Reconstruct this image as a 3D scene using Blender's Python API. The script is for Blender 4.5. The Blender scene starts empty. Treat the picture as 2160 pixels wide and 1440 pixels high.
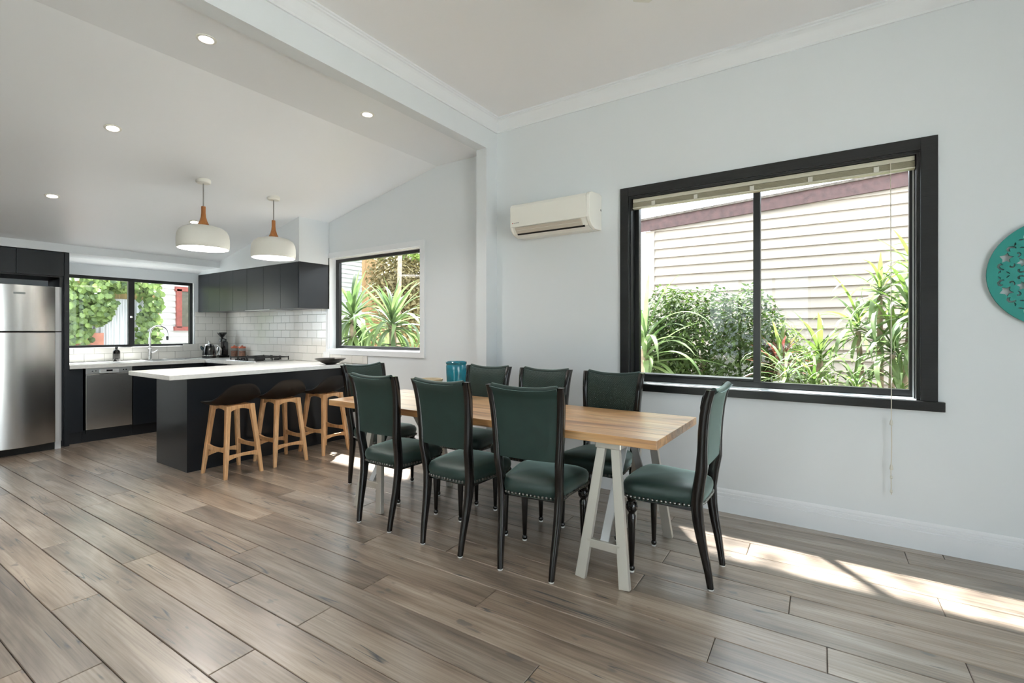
import bpy, math, random
from mathutils import Vector, Matrix, noise
random.seed(11)
S = bpy.context.scene
COL = S.collection
R = math.radians

# ------------------------------------------------------------------ camera
# room axes: +X towards the window wall, +Y towards the kitchen, +Z up
cam_data = bpy.data.cameras.new('camera')
cam_data.sensor_width = 36.0
cam_data.lens = 17.0
cam_data.shift_y = -22.0 / 2160.0
cam_data.clip_start = 0.05
cam_data.clip_end = 200
cam = bpy.data.objects.new('camera', cam_data)
COL.objects.link(cam)
cam.location = (0, 0, 1.30)
cam.rotation_euler = (R(90), 0, -math.atan2(1515.0, 1020.0))
S.camera = cam

# ------------------------------------------------------------------ sky and sun
world = bpy.data.worlds.new('sky'); S.world = world
world.use_nodes = True
wn = world.node_tree.nodes; wl = world.node_tree.links
bgn = wn['Background']
bgn.inputs['Color'].default_value = (0.87, 0.94, 1.0, 1)
bgn.inputs['Strength'].default_value = 2.9
sun_data = bpy.data.lights.new('sun', 'SUN')
sun_data.energy = 18.0
sun_data.angle = R(1.5)
sun_data.color = (1.0, 0.975, 0.955)
sun = bpy.data.objects.new('sun', sun_data); COL.objects.link(sun)
sun.rotation_euler = Vector((-0.42, -0.33, -0.9)).to_track_quat('-Z', 'Y').to_euler()
sun.location = (8, 7, 12)

vs = S.view_settings
vs.view_transform = 'Standard'
vs.look = 'None'
vs.exposure = 1.45
vs.gamma = 1.0
vs.use_curve_mapping = False
S.cycles.use_denoising = True
S.cycles.max_bounces = 7
S.cycles.diffuse_bounces = 5
S.cycles.glossy_bounces = 3
S.cycles.use_adaptive_sampling = True
S.cycles.adaptive_threshold = 0.035
S.cycles.transparent_max_bounces = 12
S.cycles.sample_clamp_indirect = 6.0
S.cycles.caustics_reflective = False
S.cycles.caustics_refractive = False

# ------------------------------------------------------------------ helpers
class MB:
    """collects shapes, built as one mesh object"""
    def __init__(s): s.v = []; s.f = []
    def add(s, vs_, fs_):
        o = len(s.v); s.v += [tuple(p) for p in vs_]; s.f += [tuple(i + o for i in f) for f in fs_]; return s
    def box(s, x0, y0, z0, x1, y1, z1):
        x0, x1 = min(x0, x1), max(x0, x1); y0, y1 = min(y0, y1), max(y0, y1); z0, z1 = min(z0, z1), max(z0, z1)
        return s.add([(x0, y0, z0), (x1, y0, z0), (x1, y1, z0), (x0, y1, z0), (x0, y0, z1), (x1, y0, z1), (x1, y1, z1), (x0, y1, z1)],
                     [(3, 2, 1, 0), (4, 5, 6, 7), (0, 1, 5, 4), (1, 2, 6, 5), (2, 3, 7, 6), (3, 0, 4, 7)])
    def cbox(s, x0, y0, z0, x1, y1, z1, c):
        """box with all its edges chamfered"""
        x0, x1 = min(x0, x1), max(x0, x1); y0, y1 = min(y0, y1), max(y0, y1); z0, z1 = min(z0, z1), max(z0, z1)
        V = []; idx = {}
        for i, X in enumerate((x0, x1)):
            for j, Y in enumerate((y0, y1)):
                for k, Z in enumerate((z0, z1)):
                    sx = c if i == 0 else -c; sy = c if j == 0 else -c; sz = c if k == 0 else -c
                    for a, p in enumerate(((X, Y + sy, Z + sz), (X + sx, Y, Z + sz), (X + sx, Y + sy, Z))):
                        idx[(i, j, k, a)] = len(V); V.append(p)
        Fs = []
        def q(*ks): Fs.append(tuple(idx[k] for k in ks))
        q((0,0,0,0),(0,0,1,0),(0,1,1,0),(0,1,0,0)); q((1,0,0,0),(1,1,0,0),(1,1,1,0),(1,0,1,0))
        q((0,0,0,1),(1,0,0,1),(1,0,1,1),(0,0,1,1)); q((0,1,0,1),(0,1,1,1),(1,1,1,1),(1,1,0,1))
        q((0,0,0,2),(0,1,0,2),(1,1,0,2),(1,0,0,2)); q((0,0,1,2),(1,0,1,2),(1,1,1,2),(0,1,1,2))
        for i in (0, 1):
            for j in (0, 1):
                q((i,j,0,0),(i,j,0,1),(i,j,1,1),(i,j,1,0)) if (i + j) % 2 == 0 else q((i,j,0,1),(i,j,0,0),(i,j,1,0),(i,j,1,1))
        for i in (0, 1):
            for k in (0, 1):
                q((i,0,k,2),(i,0,k,0),(i,1,k,0),(i,1,k,2)) if (i + k) % 2 == 0 else q((i,0,k,0),(i,0,k,2),(i,1,k,2),(i,1,k,0))
        for j in (0, 1):
            for k in (0, 1):
                q((0,j,k,1),(0,j,k,2),(1,j,k,2),(1,j,k,1)) if (j + k) % 2 == 0 else q((0,j,k,2),(0,j,k,1),(1,j,k,1),(1,j,k,2))
        for i in (0, 1):
            for j in (0, 1):
                for k in (0, 1):
                    t = ((i,j,k,0),(i,j,k,1),(i,j,k,2))
                    q(*t) if (i + j + k) % 2 == 1 else q(*t[::-1])
        return s.add(V, Fs)
    def ring_loft(s, rings, cap=True, closed=True):
        n = len(rings[0]); V = [p for r in rings for p in r]; Fs = []
        for i in range(len(rings) - 1):
            for j in range(n if closed else n - 1):
                a = i * n + j; b = i * n + (j + 1) % n
                Fs.append((a, b, b + n, a + n))
        if cap:
            Fs.append(tuple(range(n))[::-1]); Fs.append(tuple(range((len(rings) - 1) * n, len(rings) * n)))
        return s.add(V, Fs)
    def tube(s, pts, r, n=10, cap=True):
        pts = [Vector(p) for p in pts]; rings = []; up = Vector((0, 0, 1)); N = None
        for i, p in enumerate(pts):
            t = (pts[min(i + 1, len(pts) - 1)] - pts[max(i - 1, 0)]).normalized()
            if N is None:
                N = t.cross(up)
                if N.length < 1e-3: N = Vector((1, 0, 0))
                N.normalize()
            else:
                N = (N - t * N.dot(t)).normalized()
            B = t.cross(N)
            rr = r[i] if isinstance(r, (list, tuple)) else r
            rings.append([p + (N * math.cos(a) + B * math.sin(a)) * rr for a in [2 * math.pi * k / n for k in range(n)]])
        return s.ring_loft(rings, cap)
    def lathe(s, prof, n=24, c=(0, 0, 0), cap=True):
        rings = [[(c[0] + r * math.cos(2 * math.pi * k / n), c[1] + r * math.sin(2 * math.pi * k / n), c[2] + z) for k in range(n)] for r, z in prof]
        return s.ring_loft(rings, cap)
    def bar(s, p, q, w, d, side=(1, 0, 0), w2=None, d2=None):
        """tapered rectangular bar from p to q; w measured along 'side', d across"""
        p = Vector(p); q = Vector(q); t = (q - p).normalized(); sd = Vector(side); sd = (sd - t * sd.dot(t)).normalized(); e = t.cross(sd)
        w2 = w if w2 is None else w2; d2 = d if d2 is None else d2
        r = []
        for c, a, b in ((p, w / 2, d / 2), (q, w2 / 2, d2 / 2)):
            r.append([c - sd * a - e * b, c + sd * a - e * b, c + sd * a + e * b, c - sd * a + e * b])
        return s.ring_loft(r)
    def prism(s, poly, a, b, axis='y'):
        """extrude polygon [(p,q)] from a to b along axis; axis y -> (p,t,q), x -> (t,p,q), z -> (p,q,t)"""
        m = {'y': lambda p, q, t: (p, t, q), 'x': lambda p, q, t: (t, p, q), 'z': lambda p, q, t: (p, q, t)}[axis]
        return s.ring_loft([[m(p, q, a) for p, q in poly], [m(p, q, b) for p, q in poly]])
    def mesh(s, name, smooth=False):
        me = bpy.data.meshes.new(name); me.from_pydata(s.v, [], s.f); me.update()
        import bmesh
        bm = bmesh.new(); bm.from_mesh(me); bmesh.ops.recalc_face_normals(bm, faces=bm.faces); bm.to_mesh(me); bm.free()
        if smooth:
            me.polygons.foreach_set('use_smooth', [True] * len(me.polygons))
            me.set_sharp_from_angle(angle=R(smooth if smooth is not True else 40))
        return me
    def build(s, name, m, parent=None, smooth=False, bevel=0, world=False, loc=(0, 0, 0), seg=2):
        if world and parent is not None:
            L = parent.location
            s.v = [(x - L.x, y - L.y, z - L.z) for x, y, z in s.v]
        me = s.mesh(name, smooth); me.materials.append(M[m] if isinstance(m, str) else m)
        o = bpy.data.objects.new(name, me); COL.objects.link(o); o.parent = parent; o.location = loc
        if bevel:
            b = o.modifiers.new('bevel', 'BEVEL'); b.width = bevel; b.segments = seg; b.limit_method = 'ANGLE'; b.angle_limit = R(35)
        return o
def box(*a): return MB().box(*a)
def cbox(*a): return MB().cbox(*a)
def tag(o, label=None, cat=None, group=None, kind=None):
    if label: o['label'] = label
    if cat: o['category'] = cat
    if group: o['group'] = group
    if kind: o['kind'] = kind
    return o
def thing(name, label, cat, loc=(0, 0, 0), rz=0, group=None, kind=None):
    o = bpy.data.objects.new(name, None); COL.objects.link(o); o.empty_display_size = 0.1
    o.location = loc; o.rotation_euler = (0, 0, rz)
    return tag(o, label, cat, group, kind)
def struct(name, mb, m, label=None, **k):
    o = mb.build(name, m, **k); return tag(o, label, kind='structure')
def copy_tree(o, parent=None):
    c = o.copy(); COL.objects.link(c); c.parent = parent
    for ch in list(o.children): copy_tree(ch, c)
    return c

# ------------------------------------------------------------------ materials
M = {}
def srgb(r, g, b):
    f = lambda c: ((c / 255.0 + 0.055) / 1.055) ** 2.4 if c > 10 else c / 255.0 / 12.92
    return (f(r), f(g), f(b), 1)
def mat(name, col, rough=0.5, metal=0.0, bump=0, bscale=200, spec=0.5, coat=0, crough=0.12, sheen=0, var=0, vscale=5, stretch=(1, 1, 1)):
    m = bpy.data.materials.new(name); m.use_nodes = True; M[name] = m
    nt = m.node_tree; p = nt.nodes['Principled BSDF']; L = nt.links.new
    p.inputs['Base Color'].default_value = col
    p.inputs['Roughness'].default_value = rough
    p.inputs['Metallic'].default_value = metal
    p.inputs['Specular IOR Level'].default_value = spec
    p.inputs['Coat Weight'].default_value = coat
    if coat: p.inputs['Coat Roughness'].default_value = crough
    if sheen:
        p.inputs['Sheen Weight'].default_value = sheen; p.inputs['Sheen Roughness'].default_value = 0.32; p.inputs['Sheen Tint'].default_value = (0.62, 0.85, 0.80, 1)
    if bump or var:
        tc = nt.nodes.new('ShaderNodeTexCoord'); mp = nt.nodes.new('ShaderNodeMapping'); mp.inputs['Scale'].default_value = stretch
        L(tc.outputs['Object'], mp.inputs['Vector'])
    if bump:
        n = nt.nodes.new('ShaderNodeTexNoise'); n.inputs['Scale'].default_value = bscale; n.inputs['Detail'].default_value = 3
        b = nt.nodes.new('ShaderNodeBump'); b.inputs['Strength'].default_value = bump; b.inputs['Distance'].default_value = 0.002
        L(mp.outputs['Vector'], n.inputs['Vector']); L(n.outputs['Fac'], b.inputs['Height']); L(b.outputs['Normal'], p.inputs['Normal'])
    if var:
        n2 = nt.nodes.new('ShaderNodeTexNoise'); n2.inputs['Scale'].default_value = vscale; n2.inputs['Detail'].default_value = 4
        rp = nt.nodes.new('ShaderNodeValToRGB')
        lo = [c * (1 - var) for c in col[:3]] + [1]; hi = [min(1, c * (1 + var)) for c in col[:3]] + [1]
        rp.color_ramp.elements[0].position = 0.3; rp.color_ramp.elements[1].position = 0.7
        rp.color_ramp.elements[0].color = lo; rp.color_ramp.elements[1].color = hi
        L(mp.outputs['Vector'], n2.inputs['Vector']); L(n2.outputs['Fac'], rp.inputs['Fac']); L(rp.outputs['Color'], p.inputs['Base Color'])
    return m
def emit(name, col, strength):
    m = bpy.data.materials.new(name); m.use_nodes = True; M[name] = m
    nt = m.node_tree; nt.nodes.clear(); e = nt.nodes.new('ShaderNodeEmission'); o = nt.nodes.new('ShaderNodeOutputMaterial')
    e.inputs['Color'].default_value = col; e.inputs['Strength'].default_value = strength
    nt.links.new(e.outputs['Emission'], o.inputs['Surface']); return m
def glass(name, tint, refl=0.06):
    m = bpy.data.materials.new(name); m.use_nodes = True; M[name] = m
    nt = m.node_tree; nt.nodes.clear(); L = nt.links.new
    t = nt.nodes.new('ShaderNodeBsdfTransparent'); t.inputs['Color'].default_value = tint
    g = nt.nodes.new('ShaderNodeBsdfGlossy'); g.inputs['Roughness'].default_value = 0.0
    lw = nt.nodes.new('ShaderNodeLayerWeight'); pw = nt.nodes.new('ShaderNodeMath'); pw.operation = 'POWER'; pw.inputs[1].default_value = 5.0
    f = nt.nodes.new('ShaderNodeMath'); f.operation = 'MULTIPLY_ADD'; f.inputs[1].default_value = 0.9; f.inputs[2].default_value = 0.018
    L(lw.outputs['Facing'], pw.inputs[0]); L(pw.outputs[0], f.inputs[0])
    mx = nt.nodes.new('ShaderNodeMixShader'); o = nt.nodes.new('ShaderNodeOutputMaterial')
    L(f.outputs[0], mx.inputs['Fac']); L(t.outputs[0], mx.inputs[1]); L(g.outputs[0], mx.inputs[2]); L(mx.outputs[0], o.inputs['Surface'])
    return m
def leafmat(name, c1, c2, trans=0.45, rough=0.45):
    """leaf: colour varies from plant piece to piece, thin translucency"""
    m = bpy.data.materials.new(name); m.use_nodes = True; M[name] = m
    nt = m.node_tree; p = nt.nodes['Principled BSDF']; L = nt.links.new
    oi = nt.nodes.new('ShaderNodeObjectInfo'); tc = nt.nodes.new('ShaderNodeTexCoord'); n = nt.nodes.new('ShaderNodeTexNoise')
    n.inputs['Scale'].default_value = 7; n.inputs['Detail'].default_value = 2
    ad = nt.nodes.new('ShaderNodeMath'); ad.operation = 'ADD'; ml = nt.nodes.new('ShaderNodeMath'); ml.operation = 'MULTIPLY_ADD'
    ml.inputs[1].default_value = 0.5; ml.inputs[2].default_value = -0.02
    rp = nt.nodes.new('ShaderNodeValToRGB'); rp.color_ramp.elements[0].color = c1; rp.color_ramp.elements[1].color = c2
    rp.color_ramp.elements[0].position = 0.2; rp.color_ramp.elements[1].position = 0.8
    L(tc.outputs['Object'], n.inputs['Vector']); L(oi.outputs['Random'], ml.inputs[0]); L(ml.outputs[0], ad.inputs[0])
    sc = nt.nodes.new('ShaderNodeMath'); sc.operation = 'MULTIPLY'; sc.inputs[1].default_value = 0.55
    L(n.outputs['Fac'], sc.inputs[0]); L(sc.outputs[0], ad.inputs[1]); L(ad.outputs[0], rp.inputs['Fac'])
    L(rp.outputs['Color'], p.inputs['Base Color']); p.inputs['Roughness'].default_value = rough
    t = nt.nodes.new('ShaderNodeBsdfTranslucent'); mx = nt.nodes.new('ShaderNodeMixShader'); mx.inputs[0].default_value = trans
    L(rp.outputs['Color'], t.inputs['Color']); L(p.outputs[0], mx.inputs[1]); L(t.outputs[0], mx.inputs[2]); L(mx.outputs[0], nt.nodes['Material Output'].inputs['Surface'])
    return m
def woodmat(name, cols, rough=0.45, axis=1, scale=1.0, crack=0.0, bump=0.15, use_color=False, coat=0.0, crough=0.22, streak=7.0, knots=0.5):
    """grain runs along the object's own axis; cols = dark, mid, light"""
    m = bpy.data.materials.new(name); m.use_nodes = True; M[name] = m
    nt = m.node_tree; p = nt.nodes['Principled BSDF']; L = nt.links.new; N = nt.nodes.new
    tc = N('ShaderNodeTexCoord'); oi = N('ShaderNodeObjectInfo')
    off = N('ShaderNodeVectorMath'); off.operation = 'MULTIPLY_ADD'; off.inputs[1].default_value = (37.0, 53.0, 19.0)
    cmb = N('ShaderNodeCombineXYZ')
    for i in range(3): L(oi.outputs['Random'], cmb.inputs[i])
    L(cmb.outputs[0], off.inputs[0]); L(tc.outputs['Object'], off.inputs[2])
    def mapped(a, b):
        mp = N('ShaderNodeMapping'); v = [a, a, a]; v[axis] = b; mp.inputs['Scale'].default_value = [x * scale for x in v]
        L(off.outputs[0], mp.inputs['Vector']); return mp.outputs[0]
    def noise_(vec, sc, det=4, dist=0.0, rgh=0.6):
        n = N('ShaderNodeTexNoise'); n.inputs['Scale'].default_value = sc; n.inputs['Detail'].default_value = det; n.inputs['Distortion'].default_value = dist
        n.inputs['Roughness'].default_value = rgh; L(vec, n.inputs['Vector']); return n.outputs['Fac']
    def ramp(fac, stops):
        r = N('ShaderNodeValToRGB'); e = r.color_ramp.elements
        while len(e) < len(stops): e.new(0.5)
        for el, (pos, c) in zip(e, stops): el.position = pos; el.color = c
        L(fac, r.inputs['Fac']); return r.outputs['Color']
    def mixc(mode, fac, a, b):
        x = N('ShaderNodeMix'); x.data_type = 'RGBA'; x.blend_type = mode
        if isinstance(fac, float): x.inputs['Factor'].default_value = fac
        else: L(fac, x.inputs['Factor'])
        for s_, v in ((6, a), (7, b)):
            if isinstance(v, tuple): x.inputs[s_].default_value = v
            else: L(v, x.inputs[s_])
        return x.outputs[2]
    broad = noise_(mapped(streak, 0.9), 1.0, 3, 0.6)
    base = ramp(broad, [(0.28, cols[0]), (0.5, cols[1]), (0.74, cols[2])])
    fine = noise_(mapped(95.0, 2.4), 1.0, 4, 0.3)
    g = ramp(fine, [(0.30, (0.62, 0.60, 0.58, 1)), (0.55, (1, 1, 1, 1)), (0.8, (1.08, 1.08, 1.08, 1))])
    c = mixc('MULTIPLY', 0.8, base, g)
    rings = N('ShaderNodeTexWave'); rings.bands_direction = 'X' if axis != 0 else 'Y'; rings.inputs['Scale'].default_value = 3.2; rings.inputs['Distortion'].default_value = 9.0
    rings.inputs['Detail'].default_value = 2.0; rings.inputs['Detail Scale'].default_value = 0.8
    L(mapped(5.0, 0.7), rings.inputs['Vector'])
    rr = ramp(rings.outputs['Fac'], [(0.0, (0.84, 0.82, 0.80, 1)), (0.35, (1, 1, 1, 1))])
    c = mixc('MULTIPLY', knots, c, rr)
    if use_color:
        c = mixc('MULTIPLY', 1.0, c, oi.outputs['Color'])
    hgt = fine
    if crack:
        ck = noise_(mapped(13.0, 0.6), 1.0, 2, 0.45, 0.45)
        # thin line where the noise crosses one value, kept only in patches
        sub = N('ShaderNodeMath'); sub.operation = 'SUBTRACT'; sub.inputs[1].default_value = 0.56; L(ck, sub.inputs[0])
        ab = N('ShaderNodeMath'); ab.operation = 'ABSOLUTE'; L(sub.outputs[0], ab.inputs[0])
        ln = ramp(ab.outputs[0], [(0.0, (1, 1, 1, 1)), (0.012, (0, 0, 0, 1))])
        pt = ramp(noise_(mapped(3.2, 2.6), 1.0, 1), [(0.525, (0, 0, 0, 1)), (0.575, (1, 1, 1, 1))])
        k = mixc('MULTIPLY', 1.0, ln, pt)
        ks = N('ShaderNodeMath'); ks.operation = 'MULTIPLY'; ks.inputs[1].default_value = crack; L(k, ks.inputs[0])
        c = mixc('MIX', ks.outputs[0], c, (0.045, 0.05, 0.058, 1))
        kn = ramp(noise_(mapped(16.0, 6.0), 1.0, 2), [(0.675, (0, 0, 0, 1)), (0.73, (1, 1, 1, 1))])
        kk = N('ShaderNodeMath'); kk.operation = 'MULTIPLY'; kk.inputs[1].default_value = 0.6 * crack; L(kn, kk.inputs[0])
        c = mixc('MIX', kk.outputs[0], c, (0.09, 0.085, 0.085, 1))
    L(c, p.inputs['Base Color']); p.inputs['Roughness'].default_value = rough
    p.inputs['Coat Weight'].default_value = coat; p.inputs['Coat IOR'].default_value = 1.7 if coat >= 1 else 1.5; p.inputs['Coat Roughness'].default_value = crough
    b = N('ShaderNodeBump'); b.inputs['Strength'].default_value = bump; b.inputs['Distance'].default_value = 0.002
    L(hgt, b.inputs['Height']); L(b.outputs['Normal'], p.inputs['Normal'])
    return m

mat('wall_paint', srgb(219, 224, 228), 0.55, bump=0.05, bscale=160)
mat('ceiling_paint', srgb(238, 238, 240), 0.6, bump=0.03, bscale=120)
mat('kitchen_ceiling_paint', srgb(231, 234, 238), 0.38, bump=0.02, bscale=120)
mat('trim_paint', srgb(228, 231, 235), 0.35)
mat('white_gloss', srgb(238, 240, 242), 0.25)
woodmat('floor_oak', (srgb(100, 86, 74), srgb(148, 131, 115), srgb(182, 167, 151)), rough=0.4, coat=0.95, crough=0.26, crack=1.0, bump=0.12, use_color=True, knots=0.55)
mat('subfloor', srgb(44, 38, 33), 0.9)
woodmat('black_timber', (srgb(13, 14, 16), srgb(19, 20, 22), srgb(27, 28, 31)), rough=0.34, bump=0.5, coat=0.08, knots=0.2)
mat('black_aluminium', srgb(16, 17, 19), 0.35, 0.0, spec=0.5)
mat('cabinet_black', srgb(20, 25, 31), 0.3, spec=0.5, bump=0.02, bscale=300)
mat('cabinet_dark', srgb(12, 14, 18), 0.45)
mat('stone_top', srgb(232, 231, 227), 0.2, var=0.05, vscale=30)
mat('tile_white', srgb(226, 224, 219), 0.1, bump=0.04, bscale=14, coat=0.4)
mat('grout', srgb(148, 146, 142), 0.9)
mat('steel', (0.62, 0.61, 0.59, 1), 0.24, 1.0, var=0.06, vscale=4, stretch=(160, 160, 0.6), bump=0.04, bscale=1.5)
mat('steel_plain', (0.60, 0.60, 0.59, 1), 0.3, 1.0)
mat('chrome', (0.80, 0.80, 0.80, 1), 0.08, 1.0)
mat('trestle_metal', srgb(206, 201, 192), 0.34, 0.5, bump=0.05, bscale=120)
mat('silver_paint', srgb(200, 202, 204), 0.3, 0.3)
mat('velvet_green', srgb(18, 44, 39), 0.6, spec=0.5, coat=0.12, crough=0.4, sheen=0.9, var=0.12, vscale=14, bump=0.15, bscale=500)
mat('velvet_seat', srgb(18, 44, 39), 0.6, spec=0.5, coat=0.7, crough=0.42, sheen=1.0, var=0.12, vscale=14, bump=0.15, bscale=500)
M['velvet_seat'].node_tree.nodes['Principled BSDF'].inputs['Coat Tint'].default_value = (0.85, 0.97, 0.95, 1)
mat('black_lacquer', srgb(14, 10, 9), 0.24, coat=0.2, var=0.3, vscale=9)
mat('nail_metal', srgb(118, 116, 112), 0.3, 1.0)
mat('glide_white', srgb(222, 222, 218), 0.4)
woodmat('oak_stool', (srgb(188, 138, 92), srgb(214, 166, 118), srgb(232, 190, 146)), rough=0.4, axis=2, bump=0.08, knots=0.3)
mat('black_leather', srgb(7, 8, 11), 0.42, bump=0.12, bscale=350)
woodmat('table_wood', (srgb(150, 94, 46), srgb(214, 162, 104), srgb(238, 200, 152)), rough=0.4, streak=9, bump=0.08, coat=1.0, crough=0.42, knots=0.6, use_color=True, crack=0.55)
mat('ac_white', srgb(236, 235, 228), 0.32)
mat('ac_side', srgb(240, 239, 233), 0.25)
mat('ac_grey', srgb(196, 188, 176), 0.4)
mat('dark_gap', srgb(24, 22, 20), 0.7)
mat('red_mark', srgb(190, 40, 50), 0.5)
mat('grey_mark', srgb(150, 150, 148), 0.5)
mat('blind_beige', srgb(206, 202, 184), 0.42)
mat('blind_slat', srgb(182, 176, 150), 0.45)
mat('clear_plastic', srgb(214, 212, 202), 0.2)
mat('cord', srgb(212, 206, 192), 0.8)
mat('turquoise', srgb(20, 142, 134), 0.42, bump=0.06, bscale=90)
mat('mirror', (0.85, 0.85, 0.85, 1), 0.02, 1.0)
mat('shade_white', srgb(226, 225, 218), 0.5)
woodmat('lamp_wood', (srgb(150, 92, 44), srgb(178, 114, 58), srgb(198, 134, 74)), rough=0.45, axis=2, scale=2.5, bump=0.08)
emit('lamp_glow', (1.0, 0.95, 0.89, 1), 8.0)
emit('downlight_glow', (1.0, 0.93, 0.82, 1), 9.0)
mat('black_gloss', srgb(14, 14, 15), 0.12, coat=0.5)
mat('black_iron', srgb(22, 22, 23), 0.5)
mat('amber_black_glass', srgb(15, 12, 11), 0.1, coat=0.3)
mat('label_grey', srgb(70, 68, 66), 0.6)
mat('kettle_blue', srgb(74, 92, 98), 0.15, 0.6)
mat('copper_red', srgb(176, 92, 66), 0.3, 0.4)
mat('jar_contents', srgb(150, 108, 88), 0.6, var=0.3, vscale=60)
mat('bowl_dark', srgb(46, 40, 34), 0.3, 0.3, var=0.3, vscale=20)
mat('pot_teal', srgb(28, 118, 140), 0.16, coat=0.5, var=0.25, vscale=16)
mat('pot_beige', srgb(206, 190, 160), 0.5, var=0.1, vscale=20)
mat('soil', srgb(70, 56, 44), 0.95, var=0.3, vscale=30)
glass('window_glass', (0.90, 0.92, 0.92, 1))
glass('jar_glass', (0.86, 0.86, 0.86, 1))
# outside
mat('garden_soil', srgb(112, 98, 80), 0.95, var=0.35, vscale=6, bump=0.5, bscale=30)
mat('paving', srgb(206, 203, 196), 0.85, var=0.12, vscale=3)
mat('weatherboard_cream', srgb(156, 146, 136), 0.6, var=0.06, vscale=2.5, stretch=(1, 0.5, 6), bump=0.12, bscale=30)
mat('weatherboard_white', srgb(176, 177, 176), 0.55, var=0.04, vscale=3)
mat('board_gap', srgb(96, 80, 72), 0.9)
mat('fascia_maroon', srgb(74, 50, 49), 0.6, var=0.35, vscale=14, bump=0.4, bscale=40)
mat('roof_moss', srgb(92, 84, 78), 0.9, var=0.4, vscale=30)
mat('red_frame', srgb(118, 54, 46), 0.6, var=0.2, vscale=20)
mat('dirty_pane', srgb(76, 74, 62), 0.3, var=0.3, vscale=18)
mat('zincalume', srgb(172, 174, 176), 0.4, 0.2)
woodmat('paling', (srgb(120, 100, 62), srgb(158, 136, 88), srgb(180, 160, 112)), rough=0.8, axis=2, knots=0.3)
woodmat('tan_timber', (srgb(156, 116, 80), srgb(184, 146, 106), srgb(200, 164, 126)), rough=0.8, axis=2, knots=0.3)
mat('bark', srgb(150, 132, 112), 0.9, var=0.35, vscale=12, bump=0.8, bscale=30)
mat('brick_red', srgb(140, 92, 76), 0.85, var=0.2, vscale=10)
leafmat('leaf_yucca', srgb(54, 76, 40), srgb(120, 142, 86))
leafmat('leaf_bright', srgb(68, 94, 38), srgb(134, 156, 80))
leafmat('leaf_pale', srgb(82, 108, 60), srgb(146, 166, 114))
leafmat('leaf_bush', srgb(34, 52, 18), srgb(108, 136, 54), 0.4, 0.7)
leafmat('leaf_ivy', srgb(34, 56, 26), srgb(116, 138, 72), 0.35, 0.6)
leafmat('leaf_red', srgb(92, 46, 42), srgb(140, 84, 68))
leafmat('leaf_brown', srgb(108, 96, 60), srgb(160, 148, 100), 0.3)
leafmat('leaf_dark', srgb(30, 40, 22), srgb(70, 84, 50), 0.3, 0.6)
def velvet_quilt():
    m = M['velvet_green'].copy(); m.name = 'velvet_quilted'; M['velvet_quilted'] = m
    nt = m.node_tree; p = nt.nodes['Principled BSDF']; L = nt.links.new
    tc = nt.nodes.new('ShaderNodeTexCoord')
    hs = []
    for ang in (40, -40):
        mp = nt.nodes.new('ShaderNodeMapping'); mp.inputs['Rotation'].default_value = (0, R(ang), 0); mp.inputs['Scale'].default_value = (30, 30, 30)
        w = nt.nodes.new('ShaderNodeTexWave'); w.inputs['Scale'].default_value = 1.0; w.bands_direction = 'X'
        L(tc.outputs['Object'], mp.inputs['Vector']); L(mp.outputs[0], w.inputs['Vector']); hs.append(w.outputs['Fac'])
    mx = nt.nodes.new('ShaderNodeMath'); mx.operation = 'MULTIPLY'; L(hs[0], mx.inputs[0]); L(hs[1], mx.inputs[1])
    b = nt.nodes.new('ShaderNodeBump'); b.inputs['Strength'].default_value = 0.45; b.inputs['Distance'].default_value = 0.004
    L(mx.outputs[0], b.inputs['Height']); L(b.outputs['Normal'], p.inputs['Normal'])
velvet_quilt()

# ------------------------------------------------------------------ room shell
XW = 3.75          # window wall
YB = 7.85          # kitchen back wall
XL, YR = -2.6, -2.6
ZC, ZK = 3.30, 3.02   # dining ceiling, kitchen flat ceiling
BEAM0, BEAM1, ZBEAM = 2.70, 2.816, 2.997
YRIDGE = 3.47; SL = 0.1997
zslope = lambda y: ZK - SL * (y - YRIDGE)

# floor: sub-floor with separate planks
floor = struct('floor', box(XL - 0.15, YR - 0.15, -0.12, XW + 0.2, YB + 0.15, -0.014), 'subfloor', 'wide grey-brown oak plank floor running through dining room and kitchen')
PW = 0.182; PA = math.atan(0.024)
el = Vector((-math.sin(PA), math.cos(PA), 0)); ew = Vector((math.cos(PA), math.sin(PA), 0)); PO = Vector((1.418, 2.0, 0))
known = {-1: [1.98, 2.57], -2: [3.32, 1.25], -3: [3.96, 1.985], -4: [3.05, 1.35], -5: [2.41, 4.3], 0: [2.90, 0.96], 1: [1.98, 3.9, 0.1], 2: [1.41, 3.33], 3: [0.413, 2.4],
         4: [0.014, 1.9], 5: [0.83, 2.9], 6: [0.16, 2.2], 7: [0.787, 2.6], 8: [-0.445, 1.5], 9: [0.4, 2.4], 10: [0.9, -0.9], 11: [-0.38, 1.2]}
tones = {(-4, 0): 0.80, (-5, 1): 0.74, (0, 1): 0.72}
rs = random.Random(5)
def plank_mesh(w, l, name='plank'):
    g = 0.0012; c = 0.0026; z0 = -0.0138; zt = 0.0
    v = [(g, g, z0), (w - g, g, z0), (w - g, l - g, z0), (g, l - g, z0), (g, g, zt - c), (w - g, g, zt - c), (w - g, l - g, zt - c), (g, l - g, zt - c),
         (g + c, g + c, zt), (w - g - c, g + c, zt), (w - g - c, l - g - c, zt), (g + c, l - g - c, zt)]
    f = [(0, 1, 5, 4), (1, 2, 6, 5), (2, 3, 7, 6), (3, 0, 4, 7), (4, 5, 9, 8), (5, 6, 10, 9), (6, 7, 11, 10), (7, 4, 8, 11), (8, 9, 10, 11)]
    me = bpy.data.meshes.new(name); me.from_pydata(v, [], f); me.update(); me.materials.append(M['floor_oak']); return me
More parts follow.
